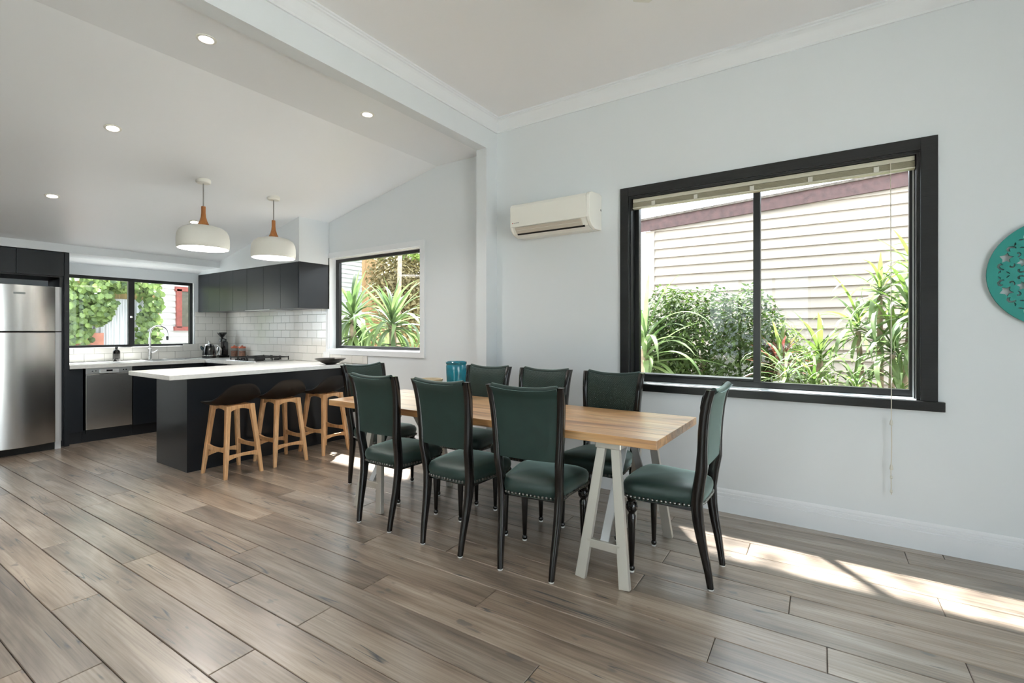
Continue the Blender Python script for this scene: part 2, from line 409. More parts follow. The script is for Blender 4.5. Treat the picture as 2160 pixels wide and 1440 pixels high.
special = {(-4, 3.05): 1.13, (-4, 1.35): 1.10, (-5, 2.41): 0.80, (-5, 0): 0.98, (0, 0.96): 0.80, (2, 1.41): 0.80, (1, 0.1): 1.04, (-3, 1.985): 0.93, (-2, 1.25): 1.0,
           (5, 0.83): 1.12, (-1, 1.98): 0.95, (0, 2.9): 1.0}
for n in range(-22, 13):
    js = sorted(known.get(n, [rs.uniform(-1, 6)]))
    while js[0] > YR - 0.1: js.insert(0, js[0] - rs.uniform(1.25, 2.1))
    while js[-1] < 7.45: js.append(js[-1] + rs.uniform(1.25, 2.1))
    for a, b in zip(js, js[1:]):
        if n < -10 and a > 7.0: continue
        a2, b2 = max(a, YR - 0.1), min(b, 7.5)
        if b2 - a2 < 0.05: continue
        o = bpy.data.objects.new('plank', plank_mesh(PW, b2 - a2)); COL.objects.link(o); o.parent = floor
        o.location = PO + ew * (n * PW) + el * (a2 - 2.0); o.rotation_euler = (0, 0, PA)
        t = special.get((n, a), rs.uniform(0.78, 1.12)); wv = rs.uniform(-0.03, 0.03)
        o.color = (t * (1 + wv), t, t * (1 - wv), 1)

# window wall (dining + kitchen side) with two openings
W1 = (-0.408, 1.389, 0.888, 2.376)      # y0,y1,z0,z1 dining window clear opening
W2 = (3.703, 5.29, 1.073, 2.21)         # kitchen side window
TH = 0.16
w = MB(); x0, x1 = XW, XW + TH
for (ya, yb, za, zb) in ((YR - 0.15, W1[0], 0, 3.4), (W1[0], W1[1], 0, W1[2]), (W1[0], W1[1], W1[3], 3.4), (W1[1], W2[0], 0, 3.4), (W2[0], W2[1], 0, W2[2]), (W2[0], W2[1], W2[3], 3.4), (W2[1], YB + 0.15, 0, 3.4)):
    w.box(x0, ya, za, x1, yb, zb)
wall_right = struct('wall_right', w, 'wall_paint', 'pale grey plaster wall holding the two garden windows')
# kitchen back wall with opening
W3 = (1.76, 3.29, 1.09, 2.005)          # x0,x1,z0,z1
w = MB()
for (xa, xb, za, zb) in ((XL - 0.15, W3[0], 0, 3.0), (W3[0], W3[1], 0, W3[2]), (W3[0], W3[1], W3[3], 3.0), (W3[1], XW, 0, 3.0)):
    w.box(xa, YB, za, xb, YB + 0.14, zb)
wall_back = struct('wall_back', w, 'wall_paint', 'pale grey kitchen wall behind the sink bench')
# walls behind and beside the camera: wide glazed openings onto the garden
w = MB()
for (xa, xb, za, zb) in ((XL - 0.15, -1.0, 0, 3.4), (-1.0, 1.6, 2.45, 3.4), (1.6, XW, 0, 3.4)):
    w.box(xa, YR - 0.15, za, xb, YR, zb)
wall_rear = struct('wall_rear', w, 'wall_paint', 'pale grey wall around the glazed doors behind the viewer')
w = MB()
for (ya, yb, za, zb) in ((YR, 0.4, 0, 3.4), (0.4, 2.2, 2.45, 3.4), (2.2, YB, 0, 3.4)):
    w.box(XL - 0.15, ya, za, XL, yb, zb)
wall_left = struct('wall_left', w, 'wall_paint', 'pale grey wall with wide glazed opening opposite the window wall')
for nm, lab, fn in (('door_1', 'wide black framed glazed doors behind the viewer', lambda a0, a1, z0, z1, d: (a0, YR - 0.10 - d, z0, a1, YR - 0.06 + d, z1)), ('door_2', 'wide black framed glazed doors opposite the window wall', lambda a0, a1, z0, z1, d: (XL - 0.10 - d, a0, z0, XL - 0.06 + d, a1, z1))):
    d = thing(nm, lab, None, kind='structure')
    a, b = (-1.0, 1.6) if nm == 'door_1' else (0.4, 2.2)
    box(*fn(a, b, 2.40, 2.45, 0.01)).build('door_frame', 'black_aluminium', d)
    box(*fn(a, b, -0.01, 0.03, 0.01)).build('threshold', 'black_aluminium', d)
    for k in range(4):
        p = a + (b - a - 0.05) * k / 3
        box(*fn(p, p + 0.05, 0.03, 2.40, 0.01)).build('stile', 'black_aluminium', d)
    for k in range(3):
        p = a + (b - a - 0.05) * k / 3
        box(*fn(p + 0.05, p + (b - a - 0.05) / 3, 0.03, 2.40, -0.016)).build('pane', 'window_glass', d)

# ceilings
struct('ceiling', box(XL - 0.15, YR - 0.15, ZC, XW + TH, BEAM1, ZC + 0.1), 'ceiling_paint', 'flat white dining room ceiling')
k = MB()
prof = [(BEAM1 - 0.02, ZK), (YRIDGE, ZK), (YB + 0.1, zslope(YB + 0.1)), (YB + 0.1, zslope(YB + 0.1) + 0.1), (YRIDGE, ZK + 0.1), (BEAM1 - 0.02, ZK + 0.1)]
k.prism(prof, XL - 0.15, XW + 0.02, 'x')
struct('ceiling', k, 'kitchen_ceiling_paint', 'white kitchen ceiling, flat then sloping down to the back')
# beam and nib at the kitchen opening
b = MB().box(XL, BEAM0, ZBEAM, XW, BEAM1, ZC + 0.02).box(3.584, BEAM0, 0, XW, BEAM1, ZBEAM)
struct('trim_1', b, 'wall_paint', 'painted beam and wall nib framing the opening between dining room and kitchen')
# bulkheads
struct('trim_2', MB().prism([(7.2, 2.187), (YB, 2.187), (YB, zslope(YB) + 0.05), (7.2, zslope(7.2) + 0.05)], XL, XW, 'x'), 'wall_paint', 'low boxed bulkhead along the top of the sink wall')
BX, BY = 3.342, 5.29
struct('trim_3', MB().prism([(BY, 2.127), (YB, 2.127), (YB, zslope(YB) + 0.05), (BY, zslope(BY) + 0.05)], BX, XW, 'x'), 'wall_paint', 'boxed bulkhead above the black overhead cabinets')
# cornices (stepped profile: out from wall d, down from ceiling h)
cor = [(0, 0), (0.075, 0), (0.075, 0.012), (0.066, 0.016), (0.066, 0.026), (0.056, 0.03), (0.045, 0.045), (0.030, 0.075), (0.016, 0.098), (0.012, 0.104), (0.012, 0.12), (0, 0.12)]
struct('trim_4', MB().prism([(XW - d_, ZC - h_) for d_, h_ in cor], YR, BEAM0, 'y'), 'trim_paint', 'stepped white cornice above the dining window')
struct('trim_5', MB().prism([(BEAM0 - d_, ZC - h_) for d_, h_ in cor], XL, XW, 'x'), 'trim_paint', 'stepped white cornice along the beam')
# skirting boards
sk = [(0, 0), (0.019, 0), (0.019, 0.108), (0.011, 0.111), (0.011, 0.118), (0.017, 0.121), (0.017, 0.134), (0.009, 0.137), (0.009, 0.144), (0.012, 0.147), (0.010, 0.158), (0.004, 0.166), (0, 0.166)]
struct('baseboard_right', MB().prism([(XW - d_, h_) for d_, h_ in sk], YR, BEAM0, 'y'), 'trim_paint', 'tall moulded white skirting board along the window wall')
struct('baseboard_kitchen', MB().prism([(XW - d_, h_) for d_, h_ in sk], BEAM1, 4.94, 'y'), 'trim_paint', 'white skirting board below the kitchen side window')

# ---------------------------------------------------------------- dining window
win = thing('window_1', 'large black framed sliding window above the dining table', None, (XW, 0.5, 0.86), kind='structure')
def wb(nm, m, *a, par=win, **kw): return box(*a).build(nm, m, par, world=True, **kw)
y0, y1, z0, z1 = W1
wb('architrave', 'black_timber', XW - 0.022, 1.389, 0.886, XW, 1.458, 2.447, bevel=0.002)
wb('architrave', 'black_timber', XW - 0.022, -0.487, 0.886, XW, -0.408, 2.447, bevel=0.002)
wb('architrave', 'black_timber', XW - 0.022, -0.408, 2.376, XW, 1.389, 2.447, bevel=0.002)
wb('sill', 'black_timber', XW - 0.034, -0.518, 0.829, XW + 0.10, 1.49, 0.886, bevel=0.003)
# timber jamb lining
wb('jamb', 'black_timber', XW, 1.372, 0.886, XW + TH, 1.389, 2.376)
wb('jamb', 'black_timber', XW, -0.408, 0.886, XW + TH, -0.391, 2.376)
wb('jamb', 'black_timber', XW, -0.391, 2.36, XW + TH, 1.372, 2.376)
# aluminium frame
fx0, fx1 = XW + 0.085, XW + 0.135
wb('frame', 'black_aluminium', fx0, -0.391, 0.886, fx1, 1.372, 0.938, bevel=0.002)
wb('frame', 'black_aluminium', fx0, -0.391, 2.325, fx1, 1.372, 2.36)
wb('frame', 'black_aluminium', fx0, 1.338, 0.938, fx1, 1.372, 2.325)
wb('frame', 'black_aluminium', fx0, -0.391, 0.938, fx1, -0.366, 2.325)
wb('track', 'silver_paint', fx0 - 0.02, -0.385, 0.886, fx0 - 0.004, 1.366, 0.896)
wb('track', 'silver_paint', fx0 - 0.012, -0.388, 0.886, fx0 - 0.006, -0.38, 2.30)
wb('mullion', 'black_aluminium', fx0 - 0.004, 0.455, 0.938, fx1 - 0.006, 0.501, 2.325, bevel=0.002)
wb('sash_rail', 'black_aluminium', fx0 + 0.004, 0.501, 0.938, fx0 + 0.03, 1.338, 0.965, bevel=0.002)
wb('sash_rail', 'silver_paint', fx0 + 0.001, 0.501, 0.955, fx0 + 0.004, 1.338, 0.966)
wb('pane', 'window_glass', fx0 + 0.014, 0.501, 0.965, fx0 + 0.018, 1.338, 2.325)
wb('pane', 'window_glass', fx0 + 0.030, -0.366, 0.938, fx0 + 0.034, 0.455, 2.325)

# ---------------------------------------------------------------- kitchen side window
win2 = thing('window_2', 'white trimmed fixed window beside the overhead cabinets', None, (XW, 4.5, 1.05), kind='structure')
y0, y1, z0, z1 = W2
q = dict(par=win2)
wb('architrave', 'trim_paint', XW - 0.016, y1, z0 - 0.062, XW, y1 + 0.045, z1 + 0.062, bevel=0.002, **q)
wb('architrave', 'trim_paint', XW - 0.016, y0 - 0.066, z0 - 0.062, XW, y0, z1 + 0.062, bevel=0.002, **q)
wb('architrave', 'trim_paint', XW - 0.016, y0, z1, XW, y1, z1 + 0.062, bevel=0.002, **q)
wb('architrave', 'trim_paint', XW - 0.016, y0, z0 - 0.062, XW, y1, z0, bevel=0.002, **q)
wb('reveal', 'white_gloss', XW, y1 - 0.01, z0, XW + 0.09, y1, z1, **q)
wb('reveal', 'white_gloss', XW, y0, z0, XW + 0.09, y0 + 0.01, z1, **q)
wb('reveal', 'white_gloss', XW, y0 + 0.01, z0, XW + 0.09, y1 - 0.01, z0 + 0.01, **q)
wb('reveal', 'white_gloss', XW, y0 + 0.01, z1 - 0.01, XW + 0.09, y1 - 0.01, z1, **q)
wb('frame', 'black_aluminium', XW + 0.09, y1 - 0.075, z0, XW + 0.13, y1, z1, **q)
wb('frame', 'black_aluminium', XW + 0.09, y0, z0, XW + 0.13, y0 + 0.045, z1, **q)
wb('frame', 'black_aluminium', XW + 0.09, y0 + 0.045, z0, XW + 0.13, y1 - 0.075, z0 + 0.045, **q)
wb('frame', 'black_aluminium', XW + 0.09, y0 + 0.045, z1 - 0.045, XW + 0.13, y1 - 0.075, z1, **q)
wb('pane', 'window_glass', XW + 0.11, y0 + 0.045, z0 + 0.045, XW + 0.114, y1 - 0.075, z1 - 0.045, **q)

# ---------------------------------------------------------------- kitchen sink window
win3 = thing('window_3', 'black framed sliding window above the kitchen sink', None, (2.5, YB, 1.09), kind='structure')
q = dict(par=win3)
xa, xb, za, zb = W3
fy0, fy1 = YB + 0.035, YB + 0.085
wb('reveal', 'white_gloss', xb - 0.008, YB, za, xb, fy0, zb, **q)
wb('frame', 'black_aluminium', xa, fy0, za, xb, fy1, za + 0.03, **q)
wb('frame', 'black_aluminium', xa, fy0, zb - 0.04, xb, fy1, zb, **q)
wb('frame', 'black_aluminium', xb - 0.045, fy0, za + 0.03, xb, fy1, zb - 0.04, **q)
wb('frame', 'black_aluminium', xa, fy0, za + 0.03, xa + 0.045, fy1, zb - 0.04, **q)
wb('meeting_stile', 'black_aluminium', 2.502, fy0 - 0.006, za + 0.03, 2.572, fy1 - 0.01, zb - 0.04, bevel=0.002, **q)
lt = MB().lathe([(0.001, 0), (0.016, 0.002), (0.018, 0.01), (0.012, 0.02), (0.001, 0.022)], 12).build('latch', 'chrome', win3, smooth=True)
lt.location = (0.037, fy0 - 0.006 - YB, 0.40); lt.rotation_euler = (R(90), 0, 0)
wb('pane', 'window_glass', xa + 0.045, fy0 + 0.012, za + 0.03, 2.502, fy0 + 0.016, zb - 0.04, **q)
wb('pane', 'window_glass', 2.572, fy0 + 0.030, za + 0.03, xb - 0.045, fy0 + 0.034, zb - 0.04, **q)

# ---------------------------------------------------------------- wall tiles (each tile a piece of the splashback)
TW, THT = 0.2005, 0.1
tile_cache = {}
def tile(par, wdt, hgt, axis):
    key = (round(wdt, 3), round(hgt, 3), axis)
    if key not in tile_cache:
        mb = MB().cbox(-wdt / 2 + 0.0012, -0.008, 0.0012, wdt / 2 - 0.0012, 0.0, hgt - 0.0012, 0.0022) if axis == 'y' else MB().cbox(-0.008, -wdt / 2 + 0.0012, 0.0012, 0.0, wdt / 2 - 0.0012, hgt - 0.0012, 0.0022)
        me = mb.mesh('tile'); me.materials.append(M['tile_white']); tile_cache[key] = me
    o = bpy.data.objects.new('tile', tile_cache[key]); COL.objects.link(o); o.parent = par; return o
BT = 0.91
gb = struct('splashback', MB().box(XW - 0.003, 5.338, BT, XW, YB, 1.585).box(XW - 0.003, 4.56, BT, XW, 5.338, 1.011), 'grout', None); gb.parent = wall_right; del gb['kind']
gb2 = struct('splashback', MB().box(1.6, YB - 0.003, BT, XW, YB, 1.088).box(3.30, YB - 0.003, BT, XW, YB, 1.585), 'grout', None); gb2.parent = wall_back; del gb2['kind']
for r_ in range(7):
    za = BT + 0.002 + r_ * THT; h_ = min(THT, 1.585 - za)
    # side wall
    e = YB - 0.011 - (0 if r_ % 2 == 0 else TW / 2); edges = [YB - 0.011] + ([] if r_ % 2 == 0 else [e]); e0 = edges[-1]
    ymin = 5.338 if za > 1.0 else 4.56
    while e0 > ymin + 1e-3:
        e0 = max(e0 - TW, ymin); edges.append(e0)
    for a, b_ in zip(edges, edges[1:]):
        hh = h_
        if za < 1.01 < za + h_ and a <= 5.34: hh = 1.011 - za
        if a - b_ < 0.015 or hh < 0.01: continue
        o = tile(gb, a - b_, hh, 'x'); o.location = (XW - 0.003, (a + b_) / 2, za)
    # back wall
    xmin = 1.6 if za + THT < 1.12 else 3.30
    edges = [XW - 0.011]; e0 = XW - 0.011
    if r_ % 2 == 0: e0 -= TW / 2; edges.append(e0)
    while e0 > xmin + 1e-3:
        e0 = max(e0 - TW, xmin); edges.append(e0)
    for a, b_ in zip(edges, edges[1:]):
        hh = h_
        if a <= 3.31: hh = min(h_, 1.088 - za)
        if a - b_ < 0.015 or hh < 0.01: continue
        o = tile(gb2, a - b_, hh, 'y'); o.location = ((a + b_) / 2, YB - 0.003, za)

# ================================================================== kitchen
KICK = 0.13
def doorset(par, fronts, m='cabinet_black'):
    for f_ in fronts: box(*f_).build('door', m, par, world=True, bevel=0.0015)
# tall panel and cabinet over the fridge
fc = thing('fridge_cabinet', 'black cabinet with tall side panel enclosing the fridge', 'cabinet', (1.2, 7.5, 0))
def kb(nm, m, par, *a, **kw): return box(*a).build(nm, m, par, world=True, **kw)
kb('side_panel', 'cabinet_black', fc, 1.700, 7.21, 0, 1.742, YB - 0.012, 2.184)
kb('side_panel', 'cabinet_black', fc, 0.80, 7.21, 0, 0.835, YB - 0.012, 2.184)
kb('carcass', 'cabinet_dark', fc, 0.835, 7.24, 1.90, 1.700, YB - 0.012, 2.18)
doorset(fc, [(0.838, 7.218, 1.915, 1.312, 7.238, 2.178), (1.318, 7.218, 1.915, 1.698, 7.238, 2.178)])
kb('infill_strip', 'cabinet_black', fc, 1.668, 7.25, 0.0, 1.700, 7.30, 1.90)
# tall pantry beyond the fridge
pc = thing('pantry_cabinet', 'tall black pantry cabinet on the far side of the fridge', 'cabinet', (0.4, 7.5, 0))
kb('carcass', 'cabinet_dark', pc, 0.0, 7.24, 0.0, 0.798, YB - 0.012, 2.18)
doorset(pc, [(0.003, 7.218, 0.13, 0.397, 7.238, 2.178), (0.401, 7.218, 0.13, 0.796, 7.238, 2.178)])
# fridge
fr = thing('fridge', 'stainless steel fridge with freezer door on top', 'fridge', (1.26, 7.45, 0))
FX0, FX1 = 0.862, 1.660
kb('body', 'steel_plain', fr, FX0 + 0.004, 7.20, 0.06, FX1 - 0.004, 7.82, 1.775)
def fdoor(nm, za, zb):
    mb = MB(); n = 18; fr_ = []; bk = []
    for i in range(n + 1):
        t = i / n; x = FX0 + 0.0 + (FX1 - FX0 - 0.055) * t
        y = 7.128 - 0.085 * (1 - (2 * t - 1) ** 2) ; fr_.append((x, y))
    poly = fr_ + [(fr_[-1][0], 7.19), (FX0, 7.19)]
    mb.prism(poly, za, zb, 'z'); return mb.build(nm, 'steel', fr, smooth=30, world=True, bevel=0.004)
d1 = fdoor('freezer_door', 1.298, 1.785); d2 = fdoor('door', 0.085, 1.286)
for za, zb, nm in ((1.298, 1.785, 'edge_trim'), (0.085, 1.286, 'edge_trim')):
    MB().prism([(FX1 - 0.055, 7.128), (FX1 - 0.02, 7.133), (FX1, 7.15), (FX1, 7.19), (FX1 - 0.055, 7.19)], za, zb, 'z').build(nm, 'silver_paint', fr, world=True)
kb('handle_recess', 'dark_gap', fr, FX0 + 0.01, 7.14, 1.285, FX1 - 0.01, 7.19, 1.299)
kb('plinth', 'dark_gap', fr, FX0 + 0.02, 7.16, 0.0, FX1 - 0.06, 7.6, 0.075)
kb('foot', 'silver_paint', fr, FX1 - 0.055, 7.15, 0.0, FX1 - 0.005, 7.2, 0.085)
MB().box(FX0 + 0.40, 7.043, 1.685, FX0 + 0.49, 7.046, 1.705).build('badge', 'chrome', fr, world=True)
# base cabinets along the sink wall
def base_cab(label, xa, xb, splits):
    c = thing('base_cabinet', label, 'cabinet', ((xa + xb) / 2, 7.5, 0))
    kb('carcass', 'cabinet_dark', c, xa, 7.27, KICK, xb, YB - 0.012, 0.868)
    kb('kickboard', 'cabinet_dark', c, xa, 7.30, 0.0, xb, 7.316, KICK)
    e = [xa] + splits + [xb]
    doorset(c, [(p + 0.0015, 7.25, KICK + 0.005, q_ - 0.0015, 7.269, 0.855) for p, q_ in zip(e, e[1:])])
    return c
base_cab('narrow black base cabinet between the fridge and the dishwasher', 1.743, 1.872, [])
base_cab('black double base cabinet under the sink', 2.352, 3.165, [2.757])
dw = thing('dishwasher', 'stainless steel dishwasher under the sink bench', 'dishwasher', (2.1, 7.5, 0))
kb('body', 'cabinet_dark', dw, 1.90, 7.27, 0.10, 2.34, YB - 0.05, 0.86)
kb('door', 'steel', dw, 1.893, 7.235, 0.148, 2.338, 7.27, 0.792, bevel=0.003)
kb('control_panel', 'steel_plain', dw, 1.893, 7.235, 0.796, 2.338, 7.27, 0.866, bevel=0.002)
h = kb('handle', 'silver_paint', dw, 2.02, 7.205, 0.80, 2.20, 7.236, 0.845, bevel=0.004)
box(2.075 - 2.1, 7.2035 - 7.5, 0.822, 2.135 - 2.1, 7.2055 - 7.5, 0.842).build('display', 'black_gloss', h)
for xx in (1.945, 1.975): kb('button', 'chrome', dw, xx, 7.231, 0.826, xx + 0.014, 7.236, 0.836)
for xx in (2.24, 2.268): kb('button', 'chrome', dw, xx, 7.231, 0.826, xx + 0.014, 7.236, 0.836)
kb('kickboard', 'cabinet_dark', dw, 1.874, 7.30, 0, 2.35, 7.316, 0.14)
# side run cabinets under the cooktop
sc_ = thing('base_cabinet', 'black base cabinets under the cooktop along the window wall', 'cabinet', (3.45, 6.4, 0))
kb('carcass', 'cabinet_dark', sc_, 3.20, 5.74, KICK, XW - 0.012, 7.24, 0.868)
kb('kickboard', 'cabinet_dark', sc_, 3.24, 5.74, 0, 3.256, 7.24, KICK)
for a, b_ in ((6.64, 7.235), (5.745, 6.035)): kb('door', 'cabinet_black', sc_, 3.18, a, KICK + 0.005, 3.199, b_, 0.855, bevel=0.0015)
ov = kb('oven_door', 'black_gloss', sc_, 3.175, 6.04, 0.28, 3.199, 6.635, 0.76, bevel=0.003)
kb('oven_panel', 'steel_plain', sc_, 3.172, 6.04, 0.765, 3.199, 6.635, 0.862, bevel=0.002)
# peninsula
pn = thing('peninsula_cabinet', 'long black panelled peninsula cabinet facing the bar stools', 'cabinet', (2.9, 5.28, 0))
kb('front_panel', 'cabinet_black', pn, 2.013, 4.947, 0, XW - 0.002, 4.967, 0.868)
kb('end_panel', 'cabinet_black', pn, 2.013, 4.967, 0, 2.033, 5.612, 0.868)
kb('carcass', 'cabinet_dark', pn, 2.033, 4.967, 0.0, XW - 0.002, 5.59, 0.866)
# worktops
wt = thing('worktop', 'pale stone benchtop running around the kitchen and along the peninsula', 'worktop', (2.8, 5.3, 0.868))
kb('peninsula_slab', 'stone_top', wt, 1.83, 4.835, 0.868, XW, 5.76, BT, bevel=0.003)
kb('cooktop_slab', 'stone_top', wt, 3.15, 5.76, 0.868, XW, 7.20, BT, bevel=0.003)
SX0, SX1, SY0, SY1 = 2.60, 3.12, 7.34, 7.74   # sink cut-out
mb = MB()
for a in ((1.743, 7.20, SX0, YB), (SX1, 7.20, XW, YB), (SX0, 7.20, SX1, SY0), (SX0, SY1, SX1, YB)): mb.box(a[0], a[1], 0.868, a[2], a[3], BT)
mb.build('sink_slab', 'stone_top', wt, world=True)
# sink
sk_ = thing('sink', 'double bowl stainless steel sink set in the bench below the window', 'sink', ((SX0 + SX1) / 2, 7.54, 0.75))
mb = MB(); fr0 = 0.018
mid = (SX0 + SX1) / 2
mb.box(SX0 - fr0, SY0 - fr0, BT, SX1 + fr0, SY0, BT + 0.006).box(SX0 - fr0, SY1, BT, SX1 + fr0, SY1 + fr0, BT + 0.006)
mb.box(SX0 - fr0, SY0, BT, SX0, SY1, BT + 0.006).box(SX1, SY0, BT, SX1 + fr0, SY1, BT + 0.006).box(mid - 0.015, SY0, BT, mid + 0.015, SY1, BT + 0.005)
mb.build('rim', 'steel_plain', sk_, world=True)
for a, b_ in ((SX0, mid - 0.015), (mid + 0.015, SX1)):
    mb = MB(); t = 0.002; zb = 0.76
    mb.box(a + 0.001, SY0 + 0.001, zb, b_ - 0.001, SY1 - 0.001, zb + t).box(a + 0.001, SY0 + 0.001, zb, a + t + 0.001, SY1 - 0.001, BT).box(b_ - t - 0.001, SY0 + 0.001, zb, b_ - 0.001, SY1 - 0.001, BT)
    mb.box(a + 0.001, SY0 + 0.001, zb, b_ - 0.001, SY0 + t, BT).box(a + 0.001, SY1 - t, zb, b_ - 0.001, SY1 - 0.001, BT)
    bw = mb.build('bowl', 'steel_plain', sk_, world=True)
# mixer tap
tp = thing('mixer_tap', 'chrome gooseneck mixer tap standing behind the sink', 'tap', (2.71, 7.775, BT))
MB().lathe([(0.026, 0), (0.026, 0.006), (0.021, 0.01), (0.021, 0.15), (0.016, 0.155), (0.0155, 0.30)], 18).build('body', 'chrome', tp, smooth=True)
pts = [(0, 0, 0.29), (0, 0, 0.36)]
for i in range(1, 13):
    a = math.pi * i / 12; pts.append((0.1 - 0.1 * math.cos(a), -0.02 * i / 12, 0.36 + 0.1 * math.sin(a)))
pts.append((0.2, -0.02, 0.31))
MB().tube(pts, 0.011, 10).build('spout', 'chrome', tp, smooth=True)
MB().lathe([(0.013, 0), (0.015, 0.01), (0.015, 0.05), (0.011, 0.055)], 14, c=(0.2, -0.02, 0.265)).build('nozzle', 'black_gloss', tp, smooth=True)
MB().tube([(0.012, 0, 0.085), (0.05, -0.01, 0.10), (0.085, -0.02, 0.13)], [0.012, 0.009, 0.007], 10).build('lever', 'chrome', tp, smooth=True)
# soap bottle
sb = thing('soap_bottle', 'small black pump soap bottle on the sink bench', 'bottle', (2.32, 7.70, BT))
MB().lathe([(0.036, 0), (0.038, 0.004), (0.038, 0.125), (0.030, 0.145), (0.014, 0.157), (0.012, 0.17)], 20).build('bottle', 'amber_black_glass', sb, smooth=True)
MB().lathe([(0.0385, 0.04), (0.0385, 0.10)], 20, cap=False).build('label', 'label_grey', sb, smooth=True)
MB().lathe([(0.015, 0.17), (0.015, 0.188), (0.006, 0.19), (0.006, 0.21)], 12).bar((0.012, 0, 0.213), (-0.03, 0, 0.209), 0.012, 0.008, (0, 1, 0)).build('pump', 'black_gloss', sb, smooth=True)
# kettle
ke = thing('kettle', 'retro black and steel electric kettle in the bench corner', 'kettle', (3.36, 7.55, BT), R(-25))
MB().lathe([(0.088, 0.0), (0.09, 0.006), (0.09, 0.022)], 28).build('base', 'black_gloss', ke, smooth=True)
MB().lathe([(0.088, 0.022), (0.09, 0.03), (0.088, 0.05), (0.083, 0.09), (0.076, 0.13), (0.068, 0.165), (0.058, 0.185)], 28).build('body', 'black_gloss', ke, smooth=True)
MB().lathe([(0.0895, 0.03), (0.0895, 0.045)], 28, cap=False).build('band', 'chrome', ke, smooth=True)
MB().lathe([(0.059, 0.184), (0.052, 0.197), (0.03, 0.208), (0.010, 0.212), (0.009, 0.224), (0.014, 0.232), (0.011, 0.243), (0.002, 0.245)], 24).build('lid', 'chrome', ke, smooth=True)
MB().tube([(-0.06, 0, 0.12), (-0.085, 0, 0.14), (-0.10, 0, 0.175)], [0.026, 0.02, 0.013], 12).build('spout', 'kettle_blue', ke, smooth=True)
MB().tube([(0.062, 0, 0.18), (0.10, 0, 0.182), (0.126, 0, 0.15), (0.128, 0, 0.10), (0.108, 0, 0.05), (0.088, 0, 0.035)], [0.010, 0.012, 0.013, 0.013, 0.012, 0.01], 10).build('handle', 'silver_paint', ke, smooth=True)
# coffee grinder
cg = thing('coffee_grinder', 'black coffee grinder with funnel hopper beside the kettle', 'grinder', (3.56, 7.60, BT))
MB().cbox(-0.075, -0.07, 0, 0.075, 0.07, 0.03, 0.006).build('base', 'black_gloss', cg)
MB().cbox(0.0, -0.045, 0.03, 0.07, 0.045, 0.235, 0.008).build('column', 'black_gloss', cg)
MB().lathe([(0.034, 0.03), (0.038, 0.04), (0.038, 0.13), (0.028, 0.15), (0.03, 0.16)], 20, c=(-0.038, 0, 0)).build('cup', 'chrome', cg, smooth=True)
MB().lathe([(0.024, 0.225), (0.05, 0.236), (0.05, 0.268), (0.024, 0.284)], 20, c=(0.012, 0, 0)).build('head', 'black_gloss', cg, smooth=True)
MB().lathe([(0.016, 0.283), (0.02, 0.30), (0.056, 0.345), (0.064, 0.356), (0.064, 0.37), (0.002, 0.372)], 20, c=(0.0, 0, 0)).build('hopper', 'black_gloss', cg, smooth=True)
# storage jars
for (jx, jy, lab) in ((3.62, 7.36, 'glass storage jar with copper lid nearest the coffee grinder'), (3.66, 7.22, 'glass storage jar with copper lid nearest the cooktop')):
    j = thing('storage_jar', lab, 'jar', (jx, jy, BT), group='jars in the bench corner')
    MB().lathe([(0.044, 0), (0.047, 0.004), (0.047, 0.125), (0.042, 0.14)], 20).build('glass', 'jar_glass', j, smooth=True)
    MB().lathe([(0.043, 0.005), (0.043, 0.10)], 20).build('contents', 'jar_contents', j, smooth=True)
    MB().lathe([(0.046, 0.138), (0.048, 0.142), (0.048, 0.16), (0.044, 0.165), (0.012, 0.168), (0.012, 0.18), (0.002, 0.182)], 20).build('lid', 'copper_red', j, smooth=True)
# gas cooktop
ct = thing('gas_cooktop', 'stainless gas cooktop with black iron trivets under the overhead cabinets', 'cooktop', (3.43, 6.32, BT))
MB().cbox(-0.255, -0.36, 0, 0.255, 0.36, 0.012, 0.004).build('plate', 'steel_plain', ct)
for yy in (-0.21, 0.0, 0.21):
    mb = MB(); z = 0.05
    for (p, q_) in (((-0.22, yy - 0.09, z), (0.22, yy - 0.09, z)), ((-0.22, yy + 0.09, z), (0.22, yy + 0.09, z)), ((-0.22, yy - 0.09, z), (-0.22, yy + 0.09, z)), ((0.22, yy - 0.09, z), (0.22, yy + 0.09, z)), ((0, yy - 0.09, z), (0, yy + 0.09, z)), ((-0.22, yy, z), (0.22, yy, z))):
        mb.bar(p, q_, 0.01, 0.012, (0, 0, 1))
    for sx in (-0.22, 0.0, 0.22):
        for sy in (-0.09, 0.09): mb.bar((sx, yy + sy, 0.012), (sx, yy + sy, 0.062), 0.01, 0.01)
    mb.build('trivet', 'black_iron', ct)
for (bx_, by_, br) in ((-0.11, -0.21, 0.04), (0.11, -0.21, 0.03), (0.0, 0.0, 0.055), (-0.11, 0.21, 0.03), (0.11, 0.21, 0.04)):
    MB().lathe([(br * 1.2, 0.012), (br * 1.2, 0.018), (br, 0.02), (br, 0.032), (br * 0.9, 0.036)], 20, c=(bx_, by_, 0)).build('burner', 'black_iron', ct, smooth=True)
for yy in (-0.12, -0.06, 0.0, 0.06, 0.12): MB().lathe([(0.014, 0.012), (0.016, 0.014), (0.014, 0.034)], 14, c=(-0.238, yy, 0)).build('knob', 'black_gloss', ct, smooth=True)
# fruit bowl on the peninsula
bo = thing('bowl', 'wide dark metal bowl at the wall end of the peninsula', 'bowl', (3.52, 4.94, BT))
MB().lathe([(0.05, 0), (0.06, 0.004), (0.10, 0.022), (0.15, 0.05), (0.172, 0.068), (0.176, 0.069), (0.168, 0.062), (0.145, 0.045), (0.095, 0.028), (0.002, 0.02)], 36).build('dish', 'bowl_dark', bo, smooth=True)
